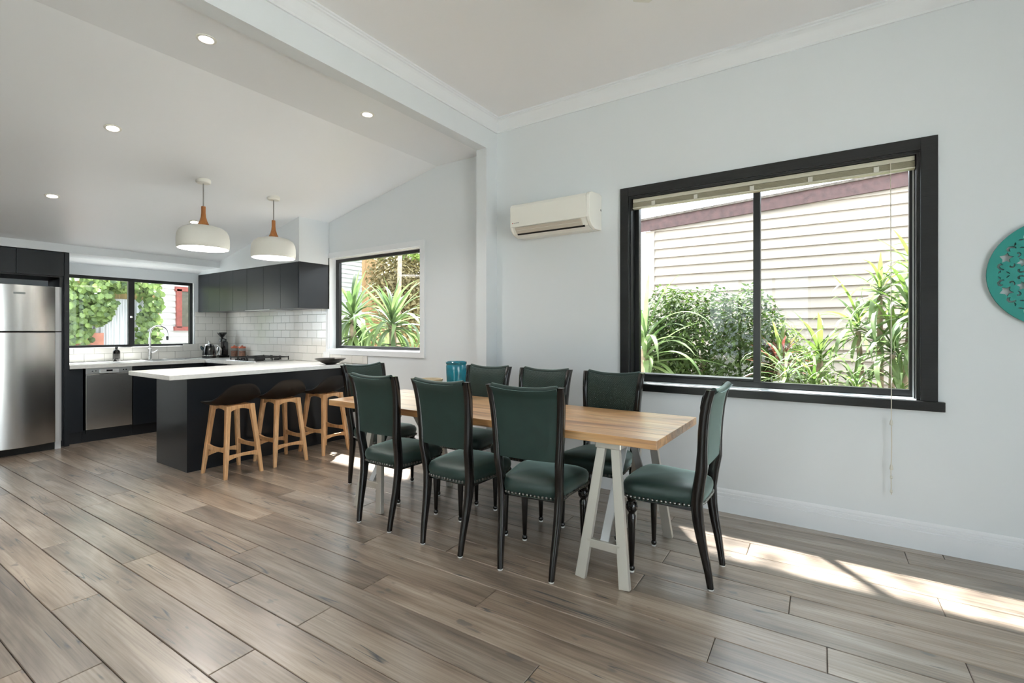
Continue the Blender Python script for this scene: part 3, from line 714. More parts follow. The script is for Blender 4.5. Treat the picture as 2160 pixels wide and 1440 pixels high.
# power point
pp = thing('power_point', 'white power point on the tiles below the side window corner', 'power point', (XW - 0.012, 5.32, 1.005))
MB().cbox(-0.009, -0.06, -0.038, 0.0, 0.06, 0.038, 0.003).build('plate', 'white_gloss', pp)
for yy in (-0.028, 0.028): MB().cbox(-0.012, yy - 0.008, 0.012, -0.009, yy + 0.008, 0.024, 0.001).build('switch', 'white_gloss', pp)
# overhead cabinets
oc = thing('overhead_cabinet', 'row of black overhead cabinet doors above the cooktop', 'cabinet', (3.54, 6.5, 1.58))
kb('carcass', 'cabinet_black', oc, 3.362, 5.312, 1.582, XW, YB, 2.126)
kb('end_panel', 'cabinet_black', oc, 3.345, 5.29, 1.576, XW, 5.311, 2.127)
bpy_edges = [5.312, 5.685, 6.07, 6.47, 6.84, 7.20, 7.54, 7.845]
for a, b_ in zip(bpy_edges, bpy_edges[1:]): kb('door', 'cabinet_black', oc, 3.342, a + 0.002, 1.576, 3.361, b_ - 0.002, 2.123, bevel=0.0015)
kb('range_hood', 'steel_plain', oc, 3.40, 6.03, 1.572, 3.72, 6.63, 1.582)

# ================================================================== lights
def downlight(x, y, z, tilt, label):
    d = thing('downlight', label, 'downlight', (x, y, z), group='recessed ceiling downlights')
    d.rotation_euler = (tilt, 0, 0)
    n = 28
    MB().lathe([(0.036, -0.001), (0.040, -0.006), (0.053, -0.004), (0.054, 0.0)], n, cap=False).build('trim_ring', 'shade_white', d, smooth=True)
    MB().lathe([(0.036, -0.001), (0.0345, -0.0005)], n, cap=False).build('baffle', 'steel_plain', d, smooth=True)
    MB().lathe([(0.0345, -0.0012), (0.002, -0.0016)], n).build('lamp', 'downlight_glow', d, smooth=True)
    ld = bpy.data.lights.new('downlight_lamp', 'SPOT'); ld.energy = 20; ld.spot_size = R(120); ld.spot_blend = 0.8; ld.color = (1.0, 0.96, 0.91); ld.shadow_soft_size = 0.04
    lo = bpy.data.objects.new('downlight_lamp', ld); COL.objects.link(lo); lo.parent = d; lo.location = (0, 0, -0.02)
ta = -math.atan(SL)
downlight(1.357, 3.085, ZK, 0, 'downlight in the flat kitchen ceiling nearest the viewer beside the beam')
downlight(2.543, 3.096, ZK, 0, 'downlight in the flat kitchen ceiling beside the beam towards the window wall')
downlight(1.331, 4.492, zslope(4.492), ta, 'downlight in the sloped ceiling halfway between beam and fridge')
downlight(1.313, 5.927, zslope(5.927), ta, 'downlight in the sloped ceiling in front of the fridge')
downlight(2.504, 5.972, zslope(5.972), ta, 'downlight in the sloped ceiling seen just behind a pendant lamp')
def pendant(x, y, label, dz=0.0):
    zt = zslope(y); p = thing('pendant_lamp', label, 'lamp', (x, y, 2.075 + dz), group='white pendant lamps above the peninsula')
    c = MB().lathe([(0.062, zt - 2.075 - dz + 0.015), (0.062, zt - 2.075 - dz - 0.018), (0.055, zt - 2.075 - dz - 0.026), (0.012, zt - 2.075 - dz - 0.028)], 28).build('canopy', 'shade_white', p, smooth=True)
    MB().tube([(0, 0, 0.39), (0, 0, zt - 2.075 - dz - 0.02)], 0.006, 8).build('cable', 'grey_mark', p, smooth=True)
    MB().lathe([(0.052, 0.222), (0.046, 0.232), (0.032, 0.262), (0.022, 0.30), (0.0185, 0.34), (0.0185, 0.40), (0.016, 0.402)], 24).build('neck', 'lamp_wood', p, smooth=True)
    prof = [(0.207, 0.0), (0.213, 0.004), (0.217, 0.04), (0.217, 0.09), (0.211, 0.135), (0.193, 0.172), (0.16, 0.197), (0.11, 0.212), (0.05, 0.222), (0.012, 0.223),
            (0.012, 0.218), (0.05, 0.217), (0.108, 0.207), (0.156, 0.192), (0.188, 0.168), (0.205, 0.133), (0.211, 0.09), (0.211, 0.04), (0.207, 0.0)]
    MB().lathe(prof, 48, cap=False).build('shade', 'shade_white', p, smooth=60)
    MB().lathe([(0.206, 0.018), (0.206, 0.024), (0.002, 0.026)], 48).build('diffuser', 'lamp_glow', p, smooth=True)
pendant(2.162, 4.971, 'white drum pendant lamp with wooden neck nearest the fridge')
pendant(2.853, 4.981, 'white drum pendant lamp with wooden neck nearest the overhead cabinets')

# ================================================================== bar stools
def make_stool():
    st = thing('bar_stool', 'x', 'stool')
    TX, TY, FX, FY, ZT = 0.105, 0.125, 0.163, 0.193, 0.63
    def leg_at(sx, sy, z):
        t = z / ZT; return Vector((sx * (FX + (TX - FX) * t), sy * (FY + (TY - FY) * t), z))
    for sx in (-1, 1):
        for sy in (-1, 1):
            mb = MB(); rings = []
            for z, wx, wy in ((0, 0.028, 0.031), (0.2, 0.036, 0.042), (0.42, 0.037, 0.042), (0.60, 0.042, 0.048), (ZT, 0.044, 0.052)):
                p = leg_at(sx, sy, z); a, b_ = wx / 2, wy / 2; c = 0.006
                rings.append([p + Vector(d_) for d_ in ((-a + c, -b_, 0), (a - c, -b_, 0), (a, -b_ + c, 0), (a, b_ - c, 0), (a - c, b_, 0), (-a + c, b_, 0), (-a, b_ - c, 0), (-a, -b_ + c, 0))])
            mb.ring_loft(rings).build('leg', 'oak_stool', st, smooth=30)
    def arch(z0, z1, face, sgn, rise, n=10, th=0.02, flip=False):
        """rail between two legs with one curved edge"""
        mb = MB(); ring = []
        for i in range(n + 1):
            t = 2 * i / n - 1; cz = rise * (1 - abs(t) ** 2.2)
            zl, zu = (z0 + cz, z1) if not flip else (z0, z1 - cz)
            zm = (zl + zu) / 2
            if face == 'x':
                pl = leg_at(1, sgn, zm); x = t * pl.x; y = pl.y
                ring.append([(x, y - th / 2, zl), (x, y + th / 2, zl), (x, y + th / 2, zu), (x, y - th / 2, zu)])
            else:
                pl = leg_at(sgn, 1, zm); y = t * pl.y; x = pl.x
                ring.append([(x - th / 2, y, zl), (x + th / 2, y, zl), (x + th / 2, y, zu), (x - th / 2, y, zu)])
        return mb.ring_loft(ring)
    for sgn in (-1, 1):
        arch(0.565, ZT, 'x', sgn, 0.035).build('top_rail', 'oak_stool', st, smooth=30)
        arch(0.572, ZT, 'y', sgn, 0.030).build('top_rail', 'oak_stool', st, smooth=30)
        arch(0.15, 0.20, 'x', sgn, 0.026).build('stretcher', 'oak_stool', st, smooth=30)
        arch(0.225, 0.278, 'y', sgn, 0.022, flip=True).build('side_rail', 'oak_stool', st, smooth=30)
    # curved seat shell, back raised towards -y
    n, m = 24, 18; top = []; bot = []
    def shell(u, v):
        # disc coords -> plan
        x = u; y = v
        a = max(0.0, -y)
        z = 0.652 + 0.022 * x * x + 0.172 * (a ** 1.5) * (1 - 0.78 * min(1, abs(x)) ** 3.2) - 0.012 * max(0, y) ** 2 + 0.02 * max(0, y - 0.6)
        return Vector((0.222 * x, 0.02 + 0.20 * y + 0.0, z))
    rings_t = []; rings_b = []
    for i in range(m + 1):
        r_ = i / m; rt = []; rb = []
        for k in range(n * 2):
            a = 2 * math.pi * k / (n * 2); cx, sy = math.cos(a), math.sin(a)
            q_ = 0.62; ex = abs(cx) ** q_ * (1 if cx >= 0 else -1); ey = abs(sy) ** q_ * (1 if sy >= 0 else -1)
            p = shell(ex * max(r_, 0.01), ey * max(r_, 0.01)); th = 0.034 * (1 - 0.75 * r_ ** 6)
            rt.append(p + Vector((0, 0, 0.008 * (1 - r_ ** 4)))); rb.append(p - Vector((0, 0, th)) + Vector((0, 0.25 * th * (1 if ey < 0 else 0) * abs(ey), 0)))
        rings_t.append(rt); rings_b.append(rb)
    MB().ring_loft(rings_t + rings_b[::-1]).build('seat', 'black_leather', st, smooth=60)
    return st
stool = make_stool()
for i, (x, y, rz, lab) in enumerate(((2.262, 4.635, 2, 'black seat oak bar stool nearest the fridge end of the peninsula'), (2.735, 4.645, -2, 'middle oak bar stool with black seat at the peninsula'), (3.235, 4.645, 3, 'oak bar stool with black seat half hidden behind the dining table end'))):
    o = stool if i == 0 else copy_tree(stool)
    o.location = (x, y, 0); o.rotation_euler = (0, 0, R(rz)); o['label'] = lab; o['group'] = 'oak bar stools along the peninsula'

# ================================================================== dining table
tb = thing('dining_table', 'long timber plank dining table on silver metal trestles', 'table', (2.7625, 2.035, 0))
TX0, TX1, TY0, TY1, TZ = 2.36, 3.165, 0.735, 3.335, 0.76
bw_ = (TX1 - TX0) / 5
for i in range(5):
    o = cbox(TX0 + i * bw_ + 0.0004, TY0, TZ - 0.045, TX0 + (i + 1) * bw_ - 0.0004, TY1, TZ, 0.0015).build('board', 'table_wood', tb, world=True)
    t = (1.0, 1.05, 0.96, 1.04, 0.98)[i]; o.color = (t, t, t, 1)
for yc in (1.008, 2.83):
    tr = cbox(2.40, yc - 0.072, 0.677, 3.03, yc + 0.072, 0.7145, 0.004).build('trestle_head', 'trestle_metal', tb, world=True)
    for xf, xt, s_ in ((2.332, 2.42, 1), (3.085, 3.0, -1)):
        for sy in (-1, 1):
            MB().bar((xf, yc + sy * 0.122, 0), (xt, yc + sy * 0.038, 0.69), 0.030, 0.056, (1, 0, 0), 0.03, 0.046).build('trestle_leg', 'trestle_metal', tb, world=True, bevel=0.002)
        t = 0.18 / 0.69; xx = xf + (xt - xf) * t
        MB().bar((xx, yc - 0.09, 0.185), (xx, yc + 0.09, 0.185), 0.026, 0.044, (1, 0, 0)).build('crossbar', 'trestle_metal', tb, world=True, bevel=0.002)
        MB().bar((xx, yc, 0.19), (xx + s_ * 0.30, yc, 0.685), 0.012, 0.045, (1, 0, 0)).build('brace', 'silver_paint', tb, world=True)

# ================================================================== dining chairs
def interp(tab, z):
    for (a, va), (b_, vb) in zip(tab, tab[1:]):
        if z <= b_:
            t = (z - a) / (b_ - a); t = t * t * (3 - 2 * t) if False else t
            return va + (vb - va) * t
    return tab[-1][1]
PYT = [(0, -0.195), (0.07, -0.186), (0.15, -0.172), (0.25, -0.152), (0.34, -0.138), (0.43, -0.132), (0.52, -0.144), (0.60, -0.158), (0.70, -0.163), (0.80, -0.168), (0.88, -0.176), (0.94, -0.187), (0.98, -0.198), (1.01, -0.209)]
PXT = [(0, 0.150), (0.25, 0.162), (0.43, 0.170), (0.60, 0.180), (0.80, 0.192), (1.01, 0.207)]
def make_chair():
    ch = thing('dining_chair', 'x', 'chair')
    for sx in (-1, 1):
        rings = []
        for z in [0.008, 0.04, 0.07, 0.11, 0.15, 0.2, 0.25, 0.30, 0.34, 0.39, 0.43, 0.47, 0.52, 0.56, 0.60, 0.65, 0.70, 0.75, 0.80, 0.84, 0.88, 0.91, 0.94, 0.96, 0.98, 0.995, 1.01]:
            x = sx * interp(PXT, z); y = interp(PYT, z)
            wd = 0.028 + 0.008 * min(1, z / 0.4); dp = 0.029 + 0.026 * min(1, z / 0.4) - (0.010 if z > 0.6 else 0) * min(1, (z - 0.6) / 0.1 if z > 0.6 else 0)
            a, b_, c = wd / 2, dp / 2, 0.006
            rings.append([(x + p, y + q_, z) for p, q_ in ((-a + c, -b_), (a - c, -b_), (a, -b_ + c), (a, b_ - c), (a - c, b_), (-a + c, b_), (-a, b_ - c), (-a, -b_ + c))])
        pst = MB().ring_loft(rings).build('back_post', 'black_lacquer', ch, smooth=50)
        MB().lathe([(0.013, 0.0), (0.0145, 0.002), (0.0145, 0.007), (0.012, 0.009)], 12, c=(sx * 0.150, -0.195, 0)).build('glide', 'glide_white', pst, smooth=True)
        # carved scroll on the post's front top
        MB().tube([(sx * 0.199, -0.162, 0.86), (sx * 0.202, -0.165, 0.92), (sx * 0.205, -0.176, 0.97), (sx * 0.2065, -0.190, 1.0)], [0.006, 0.010, 0.011, 0.007], 8).build('scroll', 'black_lacquer', pst, smooth=True)
        # turned front leg
        fx, fy = sx * 0.190, 0.20
        lg = MB().lathe([(0.010, 0.008), (0.014, 0.013), (0.0165, 0.022), (0.013, 0.032), (0.010, 0.036), (0.0125, 0.042), (0.0205, 0.27), (0.0225, 0.305), (0.016, 0.315), (0.0165, 0.322), (0.029, 0.338), (0.031, 0.355), (0.028, 0.372), (0.018, 0.384), (0.024, 0.39), (0.026, 0.415)], 16, c=(fx, fy, 0)).build('leg', 'black_lacquer', ch, smooth=45)
        MB().lathe([(0.012, 0.0), (0.0135, 0.002), (0.0135, 0.007), (0.011, 0.009)], 12, c=(fx, fy, 0)).build('glide', 'glide_white', lg, smooth=True)
        st_ = MB()
        for dz in (0.340, 0.357, 0.373):
            for k in range(8):
                a = math.pi * 2 * k / 8; rr = 0.0305 if dz == 0.357 else 0.028
                st_.lathe([(0.0005, -0.003), (0.0035, 0), (0.0005, 0.003)], 6, c=(fx + rr * math.cos(a), fy + rr * math.sin(a), dz))
        st_.build('beading', 'nail_metal', lg, smooth=True)
    # upholstered seat
    pts = []
    def outline(t):   # rounded trapezoid, front wider
        a = 2 * math.pi * t; cx, sy = math.cos(a), math.sin(a); e = 0.34
        x = abs(cx) ** e * (1 if cx >= 0 else -1); y = abs(sy) ** e * (1 if sy >= 0 else -1)
        yy = 0.05 + 0.205 * y + 0.012 * y * (1 - x * x) * (1 if y > 0 else 0); hw = 0.205 + 0.028 * y
        return hw * x, yy
    n = 48; ol = [outline(k / n) for k in range(n)]
    rings = []
    for sc__, z in ((0.975, 0.404), (0.985, 0.406), (0.985, 0.428), (1.0, 0.434), (1.012, 0.45), (1.005, 0.468), (0.97, 0.484), (0.86, 0.498), (0.6, 0.509), (0.3, 0.514), (0.02, 0.515)):
        rings.append([(x * sc__, 0.05 + (y - 0.05) * sc__, z) for x, y in ol])
    seat = MB().ring_loft(rings).build('seat', 'velvet_seat', ch, smooth=60)
    nh = MB(); per = []
    tot = sum((Vector(ol[k]) - Vector(ol[(k + 1) % n])).length for k in range(n)); cnt = int(tot / 0.0225); acc = 0; k = 0
    for i in range(cnt):
        target = i * tot / cnt
        while True:
            L_ = (Vector(ol[k % n]) - Vector(ol[(k + 1) % n])).length
            if acc + L_ > target: break
            acc += L_; k += 1
        t = (target - acc) / L_; p = Vector(ol[k % n]).lerp(Vector(ol[(k + 1) % n]), t); c_ = Vector((0, 0.05)); p = c_ + (p - c_) * 1.0
        nh.lathe([(0.0006, -0.0085), (0.007, -0.0048), (0.0088, 0), (0.007, 0.0048), (0.0006, 0.0085)], 6, c=(p.x, p.y, 0.416))
    tag(nh.build('nailhead_trim', 'nail_metal', seat, smooth=True), 'row of metal nailheads under the seat edge')
    MB().box(-0.17, -0.12, 0.385, 0.17, 0.205, 0.404).build('seat_rail', 'black_lacquer', ch)
    # backrest
    nu, nv = 12, 16; front = []; back = []
    for j in range(nv + 1):
        v = j / nv; fr_ = []; bk = []
        for i in range(nu + 1):
            s_ = 2 * i / nu - 1
            ztop = 0.985 + 0.020 * abs(s_) ** 2.5; zb = 0.612 + 0.004 * s_ * s_
            z = zb + (ztop - zb) * v; hw = interp(PXT, z) - 0.012; yc = interp(PYT, z)
            ed = min(1, (1 - abs(s_)) * 5); ev = min(1, v * 6, (1 - v) * 7)
            bul = 0.012 * (ed ** 0.5) * (ev ** 0.5 if ev > 0 else 0)
            yb = yc - 0.016 - 0.020 * max(0, (v - 0.93) / 0.07) ** 1.0 + 0.006 * (1 - s_ * s_) * -1 * 0
            fr_.append((s_ * hw, yc + 0.010 + bul, z)); bk.append((s_ * hw, yb - 0.003 * (ed * ev) ** 0.5, z))
        front.append(fr_); back.append(bk)
    mb = MB(); W_ = nu + 1
    V = [p for r_ in front for p in r_] + [p for r_ in back for p in r_]; off = W_ * (nv + 1); Fs = []
    for j in range(nv):
        for i in range(nu):
            a = j * W_ + i; Fs.append((a, a + 1, a + W_ + 1, a + W_)); Fs.append((off + a + 1, off + a, off + a + W_, off + a + W_ + 1))
        a = j * W_; Fs.append((a, a + W_, off + a + W_, off + a)); a = j * W_ + nu; Fs.append((a + W_, a, off + a, off + a + W_))
    for i in range(nu):
        Fs.append((i + 1, i, off + i, off + i + 1)); a = nv * W_ + i; Fs.append((a, a + 1, off + a + 1, off + a))
    mb.add(V, Fs); br = mb.build('backrest', 'velvet_green', ch, smooth=50)
    br.data.materials.append(M['velvet_quilted'])
    for pl in br.data.polygons:
        if pl.normal.y > 0.3: pl.material_index = 1
    # rolled top edge
    pts = []
    for i in range(13):
        s_ = 2 * i / 12 - 1; z = 0.987 + 0.020 * abs(s_) ** 2.5; pts.append((s_ * (interp(PXT, z) - 0.014), interp(PYT, z) - 0.010, z))
    MB().tube(pts, [0.014] + [0.0165] * 11 + [0.014], 12).build('top_roll', 'velvet_green', ch, smooth=True)
    return ch
chair = make_chair()
spots = [
    (2.345, 2.554, -90, 'green velvet dining chair on the near side of the table, nearest the stools'),
    (2.338, 1.948, -91, 'green velvet dining chair in the middle of the near side of the table'),
    (2.362, 1.400, -83, 'green velvet dining chair on the near side of the table, nearest the trestle end'),
    (3.045, 2.425, 90, 'green velvet dining chair on the wall side of the table, beside the blue pot'),
    (3.045, 1.873, 91, 'middle green velvet dining chair on the wall side of the table'),
    (3.045, 1.322, 90, 'green velvet dining chair on the wall side, in front of the large window'),
    (2.720, 0.723, 0, 'green velvet dining chair pulled out at the near end of the table'),
    (2.795, 3.250, 180, 'green velvet dining chair at the kitchen end of the table')]
for i, (x, y, rz, lab) in enumerate(spots):
    o = chair if i == 0 else copy_tree(chair)
    o.location = (x, y, 0); o.rotation_euler = (0, 0, R(rz)); o['label'] = lab; o['group'] = 'green velvet dining chairs around the table'

# pots on the table
pt = thing('plant_pot', 'glazed teal blue pot on the table beside a wall side chair', 'pot', (2.93, 2.505, TZ))
MB().lathe([(0.055, 0), (0.06, 0.004), (0.068, 0.06), (0.076, 0.15), (0.080, 0.22), (0.081, 0.265), (0.077, 0.275), (0.082, 0.282), (0.084, 0.296), (0.080, 0.30), (0.074, 0.297), (0.072, 0.26), (0.002, 0.255)], 36).build('pot', 'pot_teal', pt, smooth=50)
MB().lathe([(0.071, 0.255), (0.002, 0.262)], 24).build('soil', 'soil', pt, smooth=True)
pb = thing('plant_pot', 'low beige ceramic pot on the table mostly hidden behind a chair back', 'pot', (2.85, 2.71, TZ))
MB().lathe([(0.06, 0), (0.066, 0.004), (0.085, 0.05), (0.095, 0.11), (0.097, 0.142), (0.102, 0.148), (0.102, 0.158), (0.092, 0.158), (0.088, 0.14), (0.002, 0.13)], 32).build('pot', 'pot_beige', pb, smooth=50)

# ================================================================== air conditioner
ac = thing('air_conditioner', 'white split system air conditioner on the wall beside the large window', 'air conditioner', (XW, 2.0, 2.13))
def acp(d_, z): return (-d_, z - 2.13)
A0, A1 = 1.625 - 2.0, 2.384 - 2.0
body = [acp(0, 2.135), acp(0, 2.425), acp(0.05, 2.428), acp(0.19, 2.410), acp(0.225, 2.395), acp(0.232, 2.36), acp(0.232, 2.21), acp(0.20, 2.15), acp(0.13, 2.125)]
MB().prism(body, A0 + 0.03, A1 - 0.02, 'y').build('body', 'ac_white', ac)
MB().prism([acp(0.19, 2.412), acp(0.230, 2.398), acp(0.242, 2.375), acp(0.242, 2.206), acp(0.232, 2.202), acp(0.228, 2.39)], A0 + 0.03, A1 - 0.002, 'y').build('front_panel', 'ac_white', ac, bevel=0.004)
cap = [acp(0, 2.135), acp(0, 2.420), acp(0.04, 2.430), acp(0.19, 2.416), acp(0.226, 2.404), acp(0.243, 2.38), acp(0.243, 2.21), acp(0.225, 2.175), acp(0.19, 2.145), acp(0.12, 2.125)]
MB().prism(cap, A0, A0 + 0.03, 'y').build('end_cap', 'ac_side', ac, bevel=0.006)
MB().prism(cap, A1 - 0.02, A1, 'y').build('end_cap', 'ac_side', ac, bevel=0.006)
lv = MB().prism([acp(0.240, 2.198), acp(0.205, 2.150), acp(0.200, 2.153), acp(0.234, 2.200)], A0 + 0.075, A1 - 0.05, 'y').build('louver', 'ac_grey', ac)
MB().prism([acp(0.227, 2.176), acp(0.2265, 2.1745), acp(0.224, 2.177), acp(0.2245, 2.1785)], A0 + 0.08, A1 - 0.06, 'y').build('louver_rib', 'ac_white', lv)
MB().prism([acp(0.206, 2.151), acp(0.196, 2.139), acp(0.190, 2.143), acp(0.200, 2.155)], A0 + 0.06, A1 - 0.055, 'y').build('outlet_gap', 'dark_gap', ac)
MB().box(-0.2432, A1 - 0.032, 0.105, -0.2418, A1 - 0.024, 0.113).build('logo_mark', 'red_mark', ac)
mb = MB(); yy = A1 - 0.040
for wdt in (0.008, 0.006, 0.004, 0.009, 0.007, 0.006): mb.box(-0.2428, yy - wdt, 0.106, -0.2418, yy, 0.112); yy -= wdt + 0.003
mb.build('logo_text', 'grey_mark', ac)
MB().box(-0.030, A0 - 0.002, 0.16, -0.012, A0 + 0.001, 0.175).build('side_clip', 'grey_mark', ac)

# ================================================================== window blind
bl = thing('venetian_blind', 'raised beige venetian blind bunched at the top of the large window', 'blind', (3.79, 0.49, 2.30))
def bb(nm, m, *a, **kw): return box(*a).build(nm, m, bl, world=True, **kw)
bb('headrail', 'blind_beige', 3.772, -0.386, 2.330, 3.815, 1.366, 2.358, bevel=0.002)
mb = MB()
for i in range(7): mb.prism([(3.770, 2.325 - i * 0.0046), (3.790, 2.3268 - i * 0.0046), (3.812, 2.325 - i * 0.0046), (3.812, 2.3225 - i * 0.0046), (3.790, 2.3243 - i * 0.0046), (3.770, 2.3225 - i * 0.0046)], -0.386, 1.366, 'y')
tag(mb.build('slat_stack', 'blind_slat', bl, world=True), kind='stuff')
bb('bottom_rail', 'blind_beige', 3.769, -0.388, 2.281, 3.814, 1.368, 2.292, bevel=0.002)
for yy in (1.20, 0.88, 0.50, 0.15, -0.20): bb('clip', 'clear_plastic', 3.762, yy - 0.014, 2.288, 3.771, yy + 0.014, 2.322, bevel=0.003)
MB().tube([(3.766, -0.27, 2.335), (3.735, -0.27, 1.7), (3.712, -0.27, 0.95), (3.711, -0.27, 0.82), (3.713, -0.272, 0.60), (3.712, -0.268, 0.47), (3.713, -0.27, 0.31)], 0.0022, 6).build('cord', 'cord', bl, world=True)
for zz in (0.745, 0.474): MB().lathe([(0.002, 0.022), (0.006, 0.012), (0.009, -0.008), (0.007, -0.014), (0.002, -0.015)], 10, c=(3.712, -0.27, zz)).build('cord_tassel', 'clear_plastic', bl, world=True, smooth=True)
for zz in (0.415, 0.33): MB().lathe([(0.002, 0.012), (0.006, 0.006), (0.007, -0.006), (0.002, -0.01)], 10, c=(3.7125, -0.27, zz)).build('cord_tassel', 'clear_plastic', bl, world=True, smooth=True)

# ================================================================== turquoise fretwork disc
dk = thing('wall_disc', 'round turquoise fretwork panel with small centre mirror hung on the window wall', 'wall art', (XW, -0.99, 1.61))
cu = bpy.data.curves.new('fret', 'CURVE'); cu.dimensions = '2D'; cu.fill_mode = 'BOTH'; cu.extrude = 0.007; cu.resolution_u = 3
def loop(pts):
    sp = cu.splines.new('POLY'); sp.points.add(len(pts) - 1); sp.use_cyclic_u = True
    for p_, (a, b_) in zip(sp.points, pts): p_.co = (a, b_, 0, 1)
circ = lambda r_, n=64, c=(0, 0): [(c[0] + r_ * math.cos(2 * math.pi * k / n), c[1] + r_ * math.sin(2 * math.pi * k / n)) for k in range(n)]
loop(circ(0.30)); loop(circ(0.068, 8 * 4))
def polar(r_, a): return (r_ * math.cos(a), r_ * math.sin(a))
def blob(rc, ac_, pts, s_=1.0, rot=0.0):
    out = []
    for (a, b_) in pts:
        x = (a * math.cos(rot) - b_ * math.sin(rot)) * s_; y = (a * math.sin(rot) + b_ * math.cos(rot)) * s_
        q_ = (rc + x, y); out.append((q_[0] * math.cos(ac_) - q_[1] * math.sin(ac_), q_[0] * math.sin(ac_) + q_[1] * math.cos(ac_)))
    loop(out)
comma = [(0.0, -0.016), (0.012, -0.012), (0.017, 0.0), (0.012, 0.012), (0.0, 0.020), (-0.006, 0.016), (0.004, 0.008), (0.007, 0.0), (0.003, -0.005), (-0.006, -0.006)]
leafh = [(0.0, -0.024), (0.010, -0.010), (0.022, -0.006), (0.012, 0.004), (0.014, 0.018), (0.0, 0.010), (-0.014, 0.018), (-0.012, 0.004), (-0.022, -0.006), (-0.010, -0.010)]
slit = [(-0.012, -0.003), (0.0, -0.005), (0.012, 0.0), (0.0, 0.004)]
NS = 8
for k_ in range(NS):
    a0 = 2 * math.pi * (k_ + 0.5) / NS
    blob(0.237, a0, leafh, 1.3, math.pi / 2)
    blob(0.170, a0, leafh, 1.15, -math.pi / 2)
    for sg in (-1, 1):
        mir = lambda P: [(a, b_ * sg) for a, b_ in P]
        blob(0.243, a0 + sg * 0.20, mir(comma), 1.15, 0.4 * sg)
        blob(0.205, a0 + sg * 0.155, mir(comma), 0.8, 2.4 * sg)
        blob(0.165, a0 + sg * 0.27, mir(comma), 0.85, 1.2 * sg)
        blob(0.247, a0 + sg * 0.33, mir(slit), 1.0, 0.9 * sg)
        blob(0.215, a0 + sg * 0.345, mir(slit), 0.9, -0.9 * sg)
        blob(0.120, a0 + sg * 0.22, mir(slit), 1.1, 0.6 * sg)
co = bpy.data.objects.new('fret_curve', cu); COL.objects.link(co)
bpy.context.view_layer.update()
me = bpy.data.meshes.new_from_object(co.evaluated_get(bpy.context.evaluated_depsgraph_get()))
bpy.data.objects.remove(co)
me.materials.clear(); me.materials.append(M['turquoise'])
fo = bpy.data.objects.new('fretwork', me); COL.objects.link(fo); fo.parent = dk; fo.rotation_euler = (R(90), 0, R(-90)); fo.location = (-0.022, 0, 0)
mo = MB().lathe([(0.078, 0), (0.078, 0.006)], 40).build('mirror', 'mirror', dk); mo.rotation_euler = (0, R(-90), 0); mo.location = (-0.010, 0, 0)
MB().lathe([(0.02, 0), (0.02, 0.015)], 12).build('standoff', 'dark_gap', dk).rotation_euler = (0, R(-90), 0)

# ================================================================== ceiling fan (one blade tip in view)
cf = thing('ceiling_fan', 'white ceiling fan, only a blade tip showing at the top edge', 'fan', (1.93, 0.53, 3.02), R(30.6))
MB().lathe([(0.06, 0.28), (0.06, 0.24), (0.015, 0.235), (0.015, 0.09), (0.10, 0.08), (0.11, 0.02), (0.10, -0.03), (0.03, -0.04)], 28).build('motor', 'shade_white', cf, smooth=40)
for k_ in range(3):
    bd = MB().prism([(0.09, -0.035), (0.2, -0.06), (0.58, -0.068), (0.63, -0.04), (0.63, 0.04), (0.58, 0.06), (0.2, 0.05), (0.09, 0.035)], -0.004, 0.004, 'z').build('blade', 'shade_white', cf)
    bd.rotation_euler = (R(6), 0, R(120 * k_)); 

# ================================================================== outside
struct('ground', box(-30, -30, -0.75, 40, 40, -0.45), 'paving', 'pale paved yard around the house')
gbed = box(XW + TH + 0.02, -6, -0.45, 6.45, 10.4, 0.0).build('garden_bed', 'garden_soil'); tag(gbed, 'soil garden bed between the house and the neighbouring weatherboard shed', 'garden bed', kind='structure')
struct('trim_6', MB().prism([(XW + TH + 0.0, 2.62), (XW + TH + 0.30, 2.60), (XW + TH + 0.30, 2.74), (XW + TH, 2.9)], YR - 0.3, YB + 0.4, 'y'), 'white_gloss', 'narrow roof eave outside above the garden windows')
# neighbouring shed with cream weatherboards
nb = thing('neighbour_shed', 'cream weatherboard shed with maroon fascia outside the large window', 'building', (6.8, -1.5, 0))
XN = 6.5; YN0, YN1 = -7.0, 2.17
kb('wall', 'board_gap', nb, XN + 0.03, YN0, 0, XN + 4, YN1 - 0.02, 2.62)
EXPO = 0.119; bm_ = MB().add([(-0.022, 0, 0.0), (0.022, 0, 0.0), (0.022, 0, EXPO + 0.012), (0.010, 0, EXPO + 0.012)] + [(-0.022, 1, 0.0), (0.022, 1, 0.0), (0.022, 1, EXPO + 0.012), (0.010, 1, EXPO + 0.012)],
                             [(0, 1, 2, 3), (7, 6, 5, 4), (0, 4, 5, 1), (1, 5, 6, 2), (2, 6, 7, 3), (3, 7, 4, 0)]).mesh('weatherboard'); bm_.materials.append(M['weatherboard_cream'])
ftop = lambda y: 2.793 + 0.0562 * (2.254 - y)       # fascia top height along the eave
fbot = lambda y: ftop(y) - 0.148
i = 0; z = 0.02
while z < 3.1:
    # boards stop where the sloping fascia covers them
    yend = YN1 - 0.12
    if z > fbot(YN1): yend = min(yend, 2.254 - (z - 2.645) / 0.0562)
    if yend - YN0 > 0.3:
        o = bpy.data.objects.new('weatherboard', bm_); COL.objects.link(o); o.parent = nb
        o.location = (XN - 6.8, YN0 + 1.5, z); o.scale = (1, yend - YN0, 1)
    z += EXPO; i += 1
kb('corner_board', 'weatherboard_cream', nb, XN - 0.02, YN1 - 0.12, 0, XN + 0.05, YN1, fbot(YN1))
